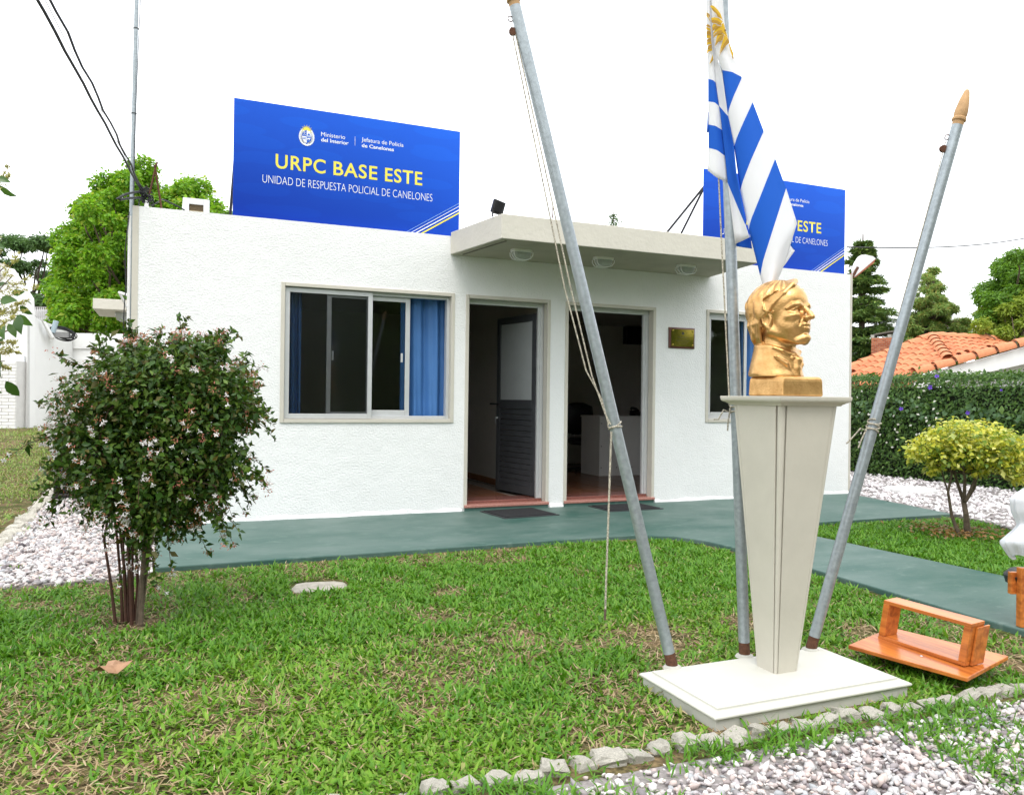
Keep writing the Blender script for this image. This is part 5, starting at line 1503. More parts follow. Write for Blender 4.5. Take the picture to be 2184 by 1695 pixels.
# ------------------------------------------------------------------ small things on the ground
cv = MB()
n = 14
rr0 = np.random.default_rng(4)
pts = [(.885 + .155 * math.copysign(abs(math.cos(w)) ** .7, math.cos(w)) * rr0.uniform(.8, 1.15), -2.67 + .15 * math.copysign(abs(math.sin(w)) ** .7, math.sin(w)) * rr0.uniform(.8, 1.15)) for w in np.linspace(0, 2 * PI, n, endpoint=False)]
cv.prism([(x, y, -.08) for x, y in pts], (0, 0, .052))
tag(cv.build('concrete_cover', M('cover_concrete', (.42, .39, .33), rough=.95, var=.4, vscale=16, bump=.5, bscale=50), bevel=.006), 'flat pale concrete cover sunk in the front lawn', 'cover')
lf_ = np.array(at(240, 1424, 2, .03))
V, Fs = [], []
out = [(-.075, -.01), (-.045, -.03), (-.01, -.045), (.02, -.03), (.06, -.02), (.075, .01), (.05, .02), (.055, .045), (.01, .03), (-.02, .05), (-.035, .02)]
V = [(lf_[0], lf_[1], lf_[2] + .012)] + [(lf_[0] + x, lf_[1] + y * 1.2, lf_[2] + .02 * math.sin(i * 1.7) + .005) for i, (x, y) in enumerate(out)]
dl = MB().add(V, [(0, i + 1, (i + 1) % len(out) + 1) for i in range(len(out))]).build('dry_leaf', M('dry_leaf', (.42, .24, .14), rough=.7, var=.35, vscale=30), fix=False)
dl.modifiers.new('thickness', 'SOLIDIFY').thickness = .001
tag(dl, 'large curled brown dry leaf lying on the left lawn', 'leaf')
lid = at(1942, 1044, 2, .01)
tag(MB().lathe(lid, (0, 0, 1), [(.33, -.05), (.33, .012), (.30, .022), (.05, .026)], 20).build('round_cover', WHITEP), 'round white cover lying in the right pebble gravel', 'cover')
sb = at(158, 906, 2, .0)
# black equipment box behind the shrub
t = thing('equipment_box', 'black louvred box standing on pebbles behind the flowering shrub', 'equipment box', (-.78, 2.5, 0))
bx0, bx1, by0, by1 = -1.13, -.42, 2.2, 2.75
MB().box((bx0, by0, -.005), (bx1, by1, .06)).build('foot', BLACKP, t, bevel=.01)
MB().box((bx0 + .01, by0 + .01, .0605), (bx1 - .01, by1 - .01, .50)).build('casing', BLACKP, t, bevel=.02)
for j in range(2):
    for i in range(5):
        MB().box((bx0 + .05 + i * .035, by0 + .001, .12 + j * .18), (bx0 + .062 + i * .035, by0 + .0095, .26 + j * .18)).build('louvre', M('grey_louvre', (.05, .05, .055)), t)
MB().box((bx0 + .28, by0 + .002, .22), (bx1 - .06, by0 + .0095, .40)).build('front_panel', M('light_grey_panel', (.35, .36, .38)), t)


#@@PART3
# ------------------------------------------------------------------ vegetation helpers
def limb(b, a, c, r0, r1, wob=.06, n=6, seg=6):
    a, c = np.asarray(a, float), np.asarray(c, float)
    L_ = np.linalg.norm(c - a)
    pts = [a + (c - a) * s + (rng.normal(0, wob * L_, 3) * [1, 1, .5] * math.sin(PI * s)) for s in np.linspace(0, 1, seg)]
    b.tube(pts, list(np.linspace(r0, r1, seg)), n)
    return pts
def clump_cloud(cen, rad, n, flat=1., shell=.55):
    d = rand_dirs(n)
    r = rad * (shell + (1 - shell) * rng.random((n, 1)) ** .6) * (1 + .18 * rng.normal(size=(n, 1)))
    P = cen + d * r * np.array([1, 1, flat])
    return P, d
def crown_leaves(name, clumps, per, L, W, mt, parent, flat=.8, droop=.3, shell=.55, up=.7):
    Ps, Ns, Ds = [], [], []
    for c, r in clumps:
        P, d = clump_cloud(np.asarray(c, float), r, int(per * (r / np.mean([q[1] for q in clumps])) ** 2), flat, shell)
        Ps.append(P); Ns.append(d * .5 + rng.normal(0, .45, d.shape) + [0, 0, up]); Ds.append(d * .6 + rng.normal(0, .6, d.shape) + [0, 0, -droop])
    P, N_, D_ = np.concatenate(Ps), np.concatenate(Ns), np.concatenate(Ds)
    s = np.exp(rng.normal(0, .22, len(P)))
    return leaves(name, P, N_, D_, L * s, W * s, mt, parent)

LG = lambda nm, *c, **k: leafmat(nm, list(c), **k)
M_ABEL = LG('glossy_dark_leaf', (0.020, 0.057, 0.009), (0.035, 0.090, 0.011), (0.075, 0.156, 0.015), (0.027, 0.073, 0.011), (0.125, 0.206, 0.028), (0.048, 0.083, 0.013), (0.112, 0.088, 0.017), rough=.42, trans=.25, spec=.3)
M_PINK = LG('pink_calyx', (.42, .12, .09), (.52, .20, .15), (.36, .16, .07), (.40, .22, .10), rough=.6, trans=.25)
M_WHF = LG('white_petal', (.82, .80, .80), (.78, .74, .76), rough=.6, trans=.3)
M_YEL = LG('variegated_yellow_leaf', (.62, .58, .05), (.68, .66, .10), (.48, .50, .05), (.74, .72, .24), (.12, .24, .03), (.58, .56, .04), (.30, .40, .05), (.10, .20, .03), rough=.45, trans=.35)
M_HEDGE = LG('hedge_leaf', (.030, .085, .012), (.055, .135, .018), (.095, .195, .028), (.042, .105, .015), (.14, .24, .04), rough=.4, trans=.25)
M_LIME = LG('bright_tree_leaf', (0.120, 0.294, 0.011), (0.170, 0.378, 0.016), (0.240, 0.452, 0.023), (0.140, 0.326, 0.016), (0.090, 0.231, 0.009), (0.360, 0.441, 0.045), rough=.5, trans=.42)
M_ACAC = LG('acacia_leaf', (.06, .13, .03), (.085, .17, .045), (.07, .15, .035), rough=.55, trans=.3)
M_CON = LG('conifer_needles', (0.094, 0.188, 0.055), (0.138, 0.250, 0.066), (0.237, 0.338, 0.066), (0.088, 0.150, 0.055), rough=.6, trans=.15)
M_CAS = LG('feathery_leaf', (0.138, 0.252, 0.050), (0.184, 0.312, 0.070), (0.265, 0.372, 0.090), (0.368, 0.288, 0.070), rough=.6, trans=.3)
M_DK = LG('dark_broadleaf', (.075, .18, .012), (.105, .24, .018), (.15, .29, .025), rough=.5, trans=.35)
M_LT = LG('yellow_green_leaf', (.20, .30, .03), (.27, .38, .04), (.34, .41, .06), (.15, .25, .025), rough=.5, trans=.4)

# ------------------------------------------------------------------ flowering shrub on the left
fc = np.array([-.167, -3.158, GZ])
sh = thing('flowering_shrub', 'rounded dark green shrub with white and pink flowers on thin stems', 'shrub', tuple(fc))
DB = depth_of(fc)
cc = np.array(atd(335, 895, DB + .02))
RX, RZ = 205 * DB / FPX, 205 * DB / FPX
lobes = []                                            # crown of uneven lobes read from the silhouette
for x, y, r_ in ((330, 788, 75), (420, 780, 70), (250, 805, 68), (480, 825, 62), (180, 850, 60), (350, 850, 110), (450, 870, 95), (250, 880, 90), (505, 880, 48), (150, 930, 50), (200, 960, 75), (300, 970, 100), (410, 970, 100), (480, 970, 58), (165, 1010, 45), (240, 1040, 70), (340, 1060, 80), (430, 1060, 60), (300, 1115, 50), (390, 1110, 45), (455, 1020, 50), (290, 742, 28), (390, 735, 26), (455, 742, 26)):
    for dz in ((-.18, .0, .18) if r_ > 60 else (-.08, .1)):
        lobes.append((np.array(atd(x, y, DB + dz + rng.normal(0, .03))), r_ * DB / FPX * rng.uniform(.85, 1.05)))
st = []
ends = [(250, 1000), (220, 900), (300, 950), (330, 850), (280, 1000), (370, 900), (410, 950), (340, 1000), (450, 850), (400, 800), (300, 800)]
bxs = [(248, 1305, 0), (262, 1312, .03), (270, 1318, .0), (276, 1312, .05), (282, 1316, -.03), (288, 1310, .05), (294, 1316, 0), (270, 1310, .06), (297, 1316, .02), (300, 1318, -.02), (285, 1316, .04)]
mids = [(222, 1150), (250, 1150), (262, 1140), (275, 1150), (270, 1130), (290, 1150), (322, 1140), (255, 1120), (320, 1150), (312, 1120), (283, 1150)]
for k, (e_, b0, m_) in enumerate(zip(ends, bxs, mids)):
    d_ = DB + b0[2]
    dd = rng.uniform(-.15, .15)
    a = np.array(atd(b0[0], b0[1], d_)); a[2] = GZ - .02
    big = k in (6, 8, 9)
    r0 = .0115 if big else rng.uniform(.0055, .009)
    pts = [a, a * .5 + np.array(atd(*m_, d_)) * .5 + rng.normal(0, .008, 3), np.array(atd(*m_, d_)), np.array(atd(m_[0] * .5 + e_[0] * .5, m_[1] * .5 + e_[1] * .5, d_ + dd * .5)), np.array(atd(*e_, d_ + dd))]
    MB().tube(pts, [r0 * 1.25, r0, r0 * .85, r0 * .7, r0 * .35], 7).build('stem', BARK if big else REDSTEM, sh, smooth=True)
tw = MB()
for c, r_ in lobes:
    for _ in range(3):
        a = np.array(atd(300 + rng.normal(0, 40), 1080 + rng.normal(0, 30), DB)) if rng.random() < .4 else lobes[rng.integers(len(lobes))][0]
        if np.linalg.norm(a - c) < .5: limb(tw, a, c + rng.normal(0, r_ * .5, 3), .004, .0015, .08, 4, 5)
tw.build('twigs', REDSTEM, sh)['kind'] = 'stuff'
tips = []
for _ in range(175):                                   # sprays that break the outline
    c, r_ = lobes[rng.integers(len(lobes))]
    d = unit((c - cc)[None] * 1.2 + rng.normal(0, .18, (1, 3)))[0]
    p0_ = c + d * r_ * .8
    L_ = rng.uniform(.05, .17) * (.55 if d[2] > .5 else 1)
    sag = np.array([0, 0, -.5 * L_ if d[2] < .3 else .1 * L_])
    tips.append((p0_, d, L_, sag))
P, N_, D_ = [], [], []
for c, r_ in lobes:
    n = int(640 * (r_ / .2) ** 2) + 60
    p, d = clump_cloud(c, r_, n, .95, .35)
    P.append(p); N_.append(d * .6 + rng.normal(0, .5, d.shape) + [0, 0, .45]); D_.append(d * .5 + rng.normal(0, .7, d.shape) + [0, 0, -.15])
sp = MB()
for p0_, d, L_, sag in tips:
    n = int(L_ / .0065)
    s = rng.random(n)[:, None]
    p = p0_ + d * L_ * s + sag * s ** 2
    P.append(p); N_.append(rng.normal(0, .6, (n, 3)) + [0, 0, .6]); D_.append(d * .4 + rng.normal(0, .7, (n, 3)))
    sp.tube([p0_, p0_ + d * L_ * .5 + sag * .25, p0_ + d * L_ + sag], [.002, .0016, .001], 4)
sp.build('spray_stems', REDSTEM, sh)['kind'] = 'stuff'
P, N_, D_ = np.concatenate(P), np.concatenate(N_), np.concatenate(D_)
s = np.exp(rng.normal(0, .25, len(P)))
leaves('foliage', P, N_, D_, .033 * s, .018 * s, M_ABEL, sh, fold=.15, curl=.08)
# flowers: white trumpets with pinkish calyces
FP = []
LC, LR = np.array([c for c, r_ in lobes]), np.array([r_ for c, r_ in lobes])
while len(FP) < 170:                                   # only where the crown's surface is open to the air
    k = rng.integers(len(lobes)); c, r_ = lobes[k]
    d = unit((-_f * rng.uniform(.1, 1.0) + rng.normal(0, .6, 3))[None])[0]
    q_ = c + d * r_ * 1.10
    dd = np.linalg.norm(LC - q_, axis=1) / LR
    dd[k] = 9
    if dd.min() > 1.0: FP.append(q_)
for p0_, d, L_, sag in tips[:70]:
    FP.append(p0_ + d * L_ + sag)
FP = np.array(FP)
tr = MB(); PP, PD, CP, CDr = [], [], [], []
for i, p in enumerate(FP):
    top = (p[2] - cc[2]) > .12 or (p - cc) @ CR > .25
    for _ in range(rng.integers(1, 4) if not (top and rng.random() < .6) else rng.integers(0, 2)):
        d = unit((rng.normal(0, .6, 3) + [0, 0, -.5] - _f * .3)[None])[0]
        q_ = p + rng.normal(0, .012, 3)
        tr.lathe(q_, d, [(.0015, 0), (.0025, .010), (.0055, .015)], 6)
        a1 = unit(np.cross(d, [0.3, .2, 1])[None])[0]; a2_ = np.cross(d, a1)
        for k in range(5):
            w = k * 1.2566
            PP.append(q_ + d * .0145 + (a1 * math.cos(w) + a2_ * math.sin(w)) * .003); PD.append((a1 * math.cos(w) + a2_ * math.sin(w)) + d * .35)
    for _ in range(rng.integers(6, 12) + (6 if top else 0)):
        CP.append(p + rng.normal(0, .011, 3)); CDr.append(rng.normal(0, 1, 3))
tr.build('flower_tubes', M_WHF, sh, fix=False)['kind'] = 'stuff'
PP, PD = np.array(PP), np.array(PD)
leaves('petals', PP, np.cross(PD, rng.normal(size=PD.shape)), PD, .0125, .0095, M_WHF, sh)
CP, CDr = np.array(CP), np.array(CDr)
leaves('calyces', CP, rng.normal(size=CP.shape), CDr, .0155, .0062, M_PINK, sh)

# ------------------------------------------------------------------ yellow shrub
yb = np.array([6.56, -2.76, GZ])
DY = depth_of(yb)
ys = thing('yellow_shrub', 'small round topped shrub with yellow variegated leaves by the hedge', 'shrub', tuple(yb))
def yp(x, y, d=0.): return np.array(atd(x, y, DY + d))
for pts, rs in (([(2064, 1142), (2060, 1095), (2055, 1068)], [.05, .036, .034]), ([(2045, 1140), (2030, 1100), (2022, 1050), (2030, 1010), (2020, 985)], [.030, .022, .018, .016, .012]),
                ([(2056, 1070), (2042, 1030), (2030, 985), (2000, 960)], [.028, .02, .015, .008]), ([(2056, 1070), (2058, 1020), (2050, 980), (2060, 940)], [.026, .02, .016, .008]),
                ([(2058, 1070), (2078, 1040), (2082, 1020), (2070, 985), (2090, 950)], [.026, .022, .02, .016, .008]), ([(2060, 1068), (2085, 1010), (2100, 975), (2130, 940)], [.024, .018, .014, .008]),
                ([(2022, 1050), (2000, 975), (1970, 950)], [.012, .009, .004]), ([(2100, 975), (2150, 960), (2185, 935)], [.012, .009, .004])):
    MB().tube([yp(x, y, rng.normal(0, .05)) for x, y in pts], [q_ * .62 for q_ in rs], 8).build('branch', BARK, ys, smooth=True)
yl = []
for x, y, r_ in ((2040, 925, 40), (2090, 930, 42), (2000, 940, 34), (2140, 945, 40), (1965, 955, 28), (2180, 965, 34), (2060, 960, 46), (2110, 970, 42), (2010, 975, 30), (1950, 970, 18), (2215, 985, 26), (2150, 990, 30), (2085, 1000, 20), (1990, 1000, 14), (2170, 1020, 14)):
    for dz in (-.22, 0, .22): yl.append((yp(x, y, dz * (1 if r_ > 25 else .5)), r_ * DY / FPX))
P, N_, D_ = [], [], []
for c, r_ in yl:
    n = int(330 * (r_ / .2) ** 2) + 20
    p, d = clump_cloud(c, r_, n, .75, .4)
    P.append(p); N_.append(d * .5 + rng.normal(0, .4, d.shape) + [0, 0, .7]); D_.append(d * .6 + rng.normal(0, .6, d.shape))
P, N_, D_ = np.concatenate(P), np.concatenate(N_), np.concatenate(D_)
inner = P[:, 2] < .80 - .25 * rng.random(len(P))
s = np.exp(rng.normal(0, .25, len(P)))
leaves('foliage', P, N_, D_, .044 * s, .027 * s, M_YEL, ys)
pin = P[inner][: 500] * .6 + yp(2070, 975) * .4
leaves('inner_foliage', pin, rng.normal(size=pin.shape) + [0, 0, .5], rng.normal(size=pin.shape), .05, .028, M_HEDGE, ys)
yt = MB()
for c, r_ in yl[::2]: limb(yt, yp(2060 + rng.normal(0, 25), 1005), c, .008, .003, .06, 4, 5)
yt.build('twigs', BARK, ys)['kind'] = 'stuff'
n = 240
P = np.array(atd(2055, 1142, DY)) + np.c_[rng.normal(0, .22, (n, 2)), np.zeros(n)]; P[:, 2] = .03
leaves('fallen_leaves', P, rng.normal(0, .3, (n, 3)) + [0, 0, 1], rng.normal(size=(n, 3)), .05, .03, LG('fallen_leaf', (.35, .20, .06), (.20, .11, .05)), ys)

# ------------------------------------------------------------------ hedge with bindweed flowers
hg = thing('hedge', 'tall clipped green hedge with purple flowers along the right boundary', 'hedge', (10.75, 0, GZ))
hx, y0h, y1h, hz = 10.45, -7.0, 9.5, 1.57
cb = MB()
ny, nz = 34, 5
core = [(x, y, z) for x, y, z in ((hx + .17, y0h, -.02), (hx + 1.05, y1h, 1.40))]
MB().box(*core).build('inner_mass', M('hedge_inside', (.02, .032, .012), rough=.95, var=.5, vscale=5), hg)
n = 72000
side = rng.random(n)
py = rng.uniform(y0h, y1h, n)
bul = .16 * (vnoise(py, side * 6, 1.1, 41) - .5) + .10 * (vnoise(py, side * 9, 3.2, 42) - .5)
front = rng.random(n) < .74
z_ = np.where(front, rng.random(n) ** .9 * hz, hz + .05 * (vnoise(py, py * 0, 1.7, 44) - .5) + rng.normal(0, .03, n))
x_ = np.where(front, hx + bul + np.abs(rng.normal(0, .10, n)) + .10 * np.clip((z_ - 1.2), 0, 1) + .06 * np.clip(.5 - z_, 0, 1) * 2, hx + .05 + rng.random(n) * 1.0)
P = np.stack([x_, py, z_], 1)
N_ = np.where(front[:, None], np.array([[-1., -.2, .5]]), np.array([[-.2, 0, 1.]])) + rng.normal(0, .5, (n, 3))
D_ = rng.normal(0, .7, (n, 3)) + np.where(front[:, None], np.array([[-.4, 0, -.3]]), np.array([[0, 0, .6]]))
s = np.exp(rng.normal(0, .3, n))
leaves('foliage', P, N_, D_, .052 * s, .025 * s, M_HEDGE, hg)
n = 380
py = rng.uniform(-4, 6, n)
P = np.stack([np.full(n, hx - .04) + rng.normal(0, .05, n), py, .95 + .5 * rng.random(n) * vnoise(py, py, .8, 47)], 1)
leaves('bindweed_leaves', P, np.array([[-1., -.3, .4]]) + rng.normal(0, .4, (n, 3)), rng.normal(0, .6, (n, 3)) + [0, 0, -.6], .085, .065, LG('bindweed_leaf', (.05, .12, .04), (.08, .16, .06), (.10, .19, .07)), hg)
PURP = M('purple_petal', (.16, .07, .55), rough=.6, var=.2); WHP = M('white_flower', (.75, .73, .7))
for (x, y, s_) in ((1985, 826, .85), (1998, 803, .7), (1922, 872, .7), (2064, 880, .65), (2136, 832, .4)):
    p = at(x, y, 0, hx - .10)
    b = MB()
    p = np.array(p)
    ax0_ = unit(np.array([[-1, -.5 + rng.normal(0, .5), .25 + rng.normal(0, .3)]]))[0]; a1 = unit(np.cross(ax0_, [.1, .2, 1.])[None])[0]; a2_ = np.cross(ax0_, a1)
    for k in range(5):
        w_ = k * 1.2566 + rng.normal(0, .1); e_ = lambda r_, o_, h_: p + (a1 * math.cos(w_ + o_) + a2_ * math.sin(w_ + o_)) * r_ * s_ + ax0_ * h_
        b.add([e_(0, 0, -.01), e_(.022, -.55, .012), e_(.040, -.42, .018), e_(.047, 0, .012), e_(.040, .42, .018), e_(.022, .55, .012)], [(0, 1, 2, 3, 4, 5)])
    b.lathe(p - ax0_ * .04, ax0_, [(.003, 0), (.006, .03)], 6)
    b.build('purple_flower', PURP, hg, fix=False)
P = np.array([at(x, y, 0, hx - .07) for x, y in zip(rng.uniform(1830, 2000, 40), rng.uniform(830, 960, 40))])
leaves('white_flowers', P, np.array([[-1, -.3, .3]]) + rng.normal(0, .3, P.shape), rng.normal(size=P.shape), .05, .035, LG('small_white_petal', (.7, .7, .65), (.75, .73, .62)), hg)

# ------------------------------------------------------------------ neighbour house with tiled roof
def c8(x, y, d): return np.array(atd((3380 + x * .3423) / 1.8755, (980 + y * .3423) / 1.8755, d))
nh = thing('tiled_house', 'low neighbouring house with orange barrel tile roof behind the hedge', 'house', tuple(c8(1100, 1700, 27)[:2]) + (0,))
A_ = c8(1010, 1085, 29.5); Hb_ = c8(1205, 1350, 26.3); Rb_ = c8(800, 1515, 26)
Rt_ = c8(2110, 1150, 26.3 * 1.0)
RidE = c8(2010, 1137, 29.5); RidE = A_ + (RidE - A_) * 1.0
rd = RidE - A_; 
s_ = (A_[2] - CAM[2]) / ((ray(0, 0) * 0 + 1)[0]) if False else 0
dd_ = 29.5
for k in range(40):                                    # far end of the level ridge
    RidE = c8(2010, 1137, dd_)
    if RidE[2] > A_[2]: break
    dd_ += .1
nA = np.cross(Hb_ - A_, Rb_ - A_); nA /= np.linalg.norm(nA); nA = nA if nA[2] > 0 else -nA
def onplane(x, y, p0, nn):
    d = ray((3380 + x * .3423) / 1.8755, (980 + y * .3423) / 1.8755)
    return CAM + d * (((p0 - CAM) @ nn) / (d @ nn))
Lv = onplane(40, 1465, A_, nA); Lb = onplane(40, 1640, A_, nA); Rb2 = onplane(760, 1640, A_, nA)
nB = np.cross(RidE - A_, Hb_ - A_); nB /= np.linalg.norm(nB); nB = nB if nB[2] > 0 else -nB
Rt2 = onplane(2120, 1150, A_, nB)
polyA = [A_, Hb_, Rb_, Rb2, Lb, Lv]; polyB = [A_, RidE, Rt2, Hb_]
roof = MB()
roof.prism([p - nA * .02 for p in polyA], -nA * .08)
roof.prism([p - nB * .02 for p in polyB], -nB * .08)
rf = roof.build('roof', M('roof_underlay', (.40, .16, .09), rough=.9, var=.4, vscale=4), nh)
def tile_mesh(nm, L_, r0, r1, mt):
    b = MB(); V = []
    k = 7
    for (x, r_, zz) in ((0, r0, .022), (L_, r1, 0)):
        for j in range(k):
            w = PI * j / (k - 1)
            V.append((x, r_ * math.cos(w), zz + r_ * .8 * math.sin(w)))
    for (x, r_, zz) in ((0, r0 - .016, .022), (L_, r1 - .016, 0)):
        for j in range(k):
            w = PI * j / (k - 1)
            V.append((x, r_ * math.cos(w), zz + r_ * .8 * math.sin(w) - .002))
    Fs = [(j, j + 1, k + j + 1, k + j) for j in range(k - 1)] + [(2 * k + j + 1, 2 * k + j, 3 * k + j, 3 * k + j + 1) for j in range(k - 1)]
    Fs += [(j + 1, j, 2 * k + j, 2 * k + j + 1) for j in range(k - 1)] + [(k + j, k + j + 1, 3 * k + j + 1, 3 * k + j) for j in range(k - 1)]
    me = bpy.data.meshes.new(nm); me.from_pydata(V + [], [], Fs); me.materials.append(mt)
    me.polygons.foreach_set('use_smooth', [True] * len(me.polygons)); me.set_sharp_from_angle(angle=math.radians(50))
    return me
TM = [tile_mesh('roof_tile', .62, .165, .125, TERRA), tile_mesh('roof_tile', .62, .165, .125, TERRA2)]
RM = tile_mesh('ridge_tile', .62, .21, .17, TERRA2)
def place_tile(me, p, ax_, nn, parent):                # ax_: from lower (wide) end upward
    ax_ = ax_ / np.linalg.norm(ax_); yy = np.cross(nn, ax_); yy /= np.linalg.norm(yy); zz = np.cross(ax_, yy)
    o = bpy.data.objects.new(me.name.split('.')[0], me)
    COL.objects.link(o); o.parent = parent
    off = base_of(parent)
    mt_ = Matrix.Identity(4)
    for i in range(3): mt_[i][0], mt_[i][1], mt_[i][2], mt_[i][3] = ax_[i], yy[i], zz[i], p[i] - off[i]
    o.matrix_local = mt_
def tile_plane(poly, down, nn, pitch, exp_):
    down = down - nn * (down @ nn); down /= np.linalg.norm(down)
    ac = np.cross(nn, down)
    o = poly[0]
    q2 = [((p - o) @ down, (p - o) @ ac) for p in poly]
    lo_, hi_ = np.min(q2, 0), np.max(q2, 0)
    c = 0
    for i in range(int(lo_[1] / pitch) - 1, int(hi_[1] / pitch) + 2):
        for k in range(int(lo_[0] / exp_) - 1, int(hi_[0] / exp_) + 2):
            u_, v_ = (k + .5 + .03 * rng.normal()) * exp_, (i + .5) * pitch
            if in_poly(u_, v_, q2) and c < 290:
                place_tile(TM[int(rng.random() < .4)], o + down * (u_ + exp_ * .5) + ac * v_ + nn * (.005 + .006 * rng.random()), -down + nn * .03 + ac * .012 * rng.normal(), nn, rf)
                c += 1
tile_plane(polyA, Lv - A_, nA, .37, .48)
tile_plane(polyB, c8(1500, 1265, 28) - c8(1160, 1140, 29.3), nB, .37, .48)
def ridge(a, b_, nn, me=RM, e=.5):
    L_ = np.linalg.norm(b_ - a); n = int(L_ / e)
    for i in range(n): place_tile(me, a + (b_ - a) * (i / n) + nn * .06, (b_ - a), nn, rf)
zup = np.array([0, 0, 1.])
ridge(Hb_ - (A_ - Hb_) * .03, A_, unit((nA + nB)[None])[0]); ridge(RidE, A_, zup); ridge(Lv, A_, zup)
ridge(Rb_, Rb_ + (c8(2700, 994, 26) - Rb_), unit((zup - _f * .5)[None])[0], RM, .62)
rk0, rk1 = Rb_ - _f * .05, c8(2700, 994, 26) - _f * .05
hf_ = np.array([0, 0, .62])
MB().prism([rk0 - [0, 0, .10], rk1 - [0, 0, .10], rk1 - hf_ * 1.15, rk0 - hf_ * .75], _f * .2).build('fascia', WHITEP, nh)
w0, w1_ = Rb_ + _f * 1.1 + CR * 1.6, rk1 + _f * 1.1
MB().prism([np.array([w0[0], w0[1], -.1]), np.array([w1_[0], w1_[1], -.1]), w1_ - [0, 0, .2], w0 + [0, 0, -.10]], _f * .2).build('wall', M('white_house_wall', (.74, .76, .78), rough=.8, var=.08), nh)
MB().prism([rk0 + _f * .2 - [0, 0, .55], rk1 + _f * .2 - [0, 0, .60], rk1 + _f * 1.3 - [0, 0, .58], rk0 + _f * 1.3 - [0, 0, .53]], (0, 0, .03)).build('soffit', WHITEP, nh)
MB().prism([np.array([*Lb[:2], -.1]), np.array([*Rb2[:2], -.1]), Rb2 - [0, 0, .2], Lb - [0, 0, .2]], _f * .3).build('wall', MATS['white_house_wall'], nh)
# chimney of separate bricks
ch0 = c8(303, 1400, 31); ch1 = c8(560, 1400, 30.58); cht = c8(303, 1085, 31)[2]
ex_ = unit((ch1 - ch0)[None] * [1, 1, 0])[0]; cwid = np.linalg.norm((ch1 - ch0)[:2]); ey_ = np.array([-ex_[1], ex_[0], 0])
ey_ = ey_ if ey_ @ _f > 0 else -ey_
chm = MB().obox(np.array([ch0[0], ch0[1], 1.0]) + ex_ * .012 + ey_ * .012, ex_, ey_, zup, cwid - .024, .7, cht - 1.0).build('chimney', MORTAR, rf)
nb_, bh = 5, .068
bme = bpy.data.meshes.new('brick'); bq = MB().box((0, 0, 0), (cwid / nb_ - .014, .04, bh - .012)); bme.from_pydata(bq.v, [], bq.f); bme.materials.append(BRICKM)
bme2 = bme.copy(); bme2.materials.clear(); bme2.materials.append(M('pale_brick', (.56, .21, .11), rough=.9, var=.3, vscale=9))
ang = math.atan2(ex_[1], ex_[0])
for k in range(int((cht - 1.45) / bh)):
    for i in range(nb_ + (k % 2)):
        x = (i - .5 * (k % 2)) * cwid / nb_
        sc = 1.
        if k % 2 and i in (0, nb_): x, sc = (0 if i == 0 else x), .46
        o = link('brick', bme if rng.random() < .6 else bme2, None, rf)
        p = np.array([ch0[0], ch0[1], cht - (k + 1) * bh]) + ex_ * (x + .007) - base_of(rf) - ey_ * rng.uniform(0, .006)
        o.location = p; o.rotation_euler = (0, 0, ang); o.scale = (sc, 1, 1)
MB().obox(np.array([ch0[0], ch0[1], cht]) - ex_ * .02, ex_, ey_, zup, .13, .5, .12).obox(np.array([ch0[0], ch0[1], cht]) + ex_ * (cwid - .2), ex_, ey_, zup, .12, .5, .12).build('chimney_pier', CONCW, rf)
MB().obox(np.array([ch0[0], ch0[1], cht + .10]) + ex_ * .12 - ey_ * .05, unit((ex_ + zup * .16)[None])[0], ey_, unit((zup - ex_ * .16)[None])[0], cwid * .95, .8, .05).build('chimney_cover', M('weathered_slab', (.20, .18, .16), rough=.9, var=.4), rf)
gh = thing('grey_roofed_shed', 'weathered pale grey sheet roof seen between wall corner and chimney', 'shed', tuple(c8(150, 1400, 36)[:2]) + (0,))
MB().prism([c8(20, 1180, 36), c8(85, 1205, 36), c8(320, 1310, 35), c8(330, 1420, 33), c8(20, 1420, 33)], (0, 0, -.05)).build('roof', M('weathered_sheet', (.52, .51, .50), rough=.9, var=.3, vscale=2), gh)
gw0, gw1 = c8(20, 1420, 33.2), c8(330, 1420, 33.2)
MB().prism([np.array([gw0[0], gw0[1], -.1]), np.array([gw1[0], gw1[1], -.1]), gw1 - [0, 0, .07], gw0 - [0, 0, .07]], _f * .2).build('wall', MATS['white_house_wall'], gh)

# ------------------------------------------------------------------ left yard and neighbouring white buildings
def cl_(x, y, d): return np.array(atd(x * .4425 / 1.8755, (1000 + y * .4425) / 1.8755, d))
yg = MB()
yr = [(-2.0, -.012), (1.5, -.008), (3.5, .02), (9.5, .36), (24, .40), (60, .5)]
yg.add([(x, y, z - .02 * (x > -1.3)) for y, z in yr for x in (-40, -6, -1.25)], [(j * 3 + i, j * 3 + i + 1, (j + 1) * 3 + i + 1, (j + 1) * 3 + i) for j in range(5) for i in range(2)])
tag(yg.build('yard_ground', SOIL, fix=False), kind='structure')
yo = bpy.data.objects.get('left_yard_grass')
me = yo.data
co = np.zeros(len(me.vertices) * 3, np.float32); me.vertices.foreach_get('co', co); co = co.reshape(-1, 3)
co[:, 2] += np.interp(co[:, 1], [q_[0] for q_ in yr], [q_[1] + .018 for q_ in yr]); me.vertices.foreach_set('co', co.ravel()); me.update()
WALLW = M('whitewashed_wall', (.80, .80, .79), rough=.9, var=.06, vscale=1.2, bump=.3, bscale=12)
GND = .37
nbh = thing('white_house', 'whitewashed neighbouring house with sloping gable at the left edge', 'house', tuple(cl_(0, 1600, 18.3)[:2]) + (GND,))
def g0(x, d):
    p = cl_(x, 1600, d); p[2] = GND - .3; return p
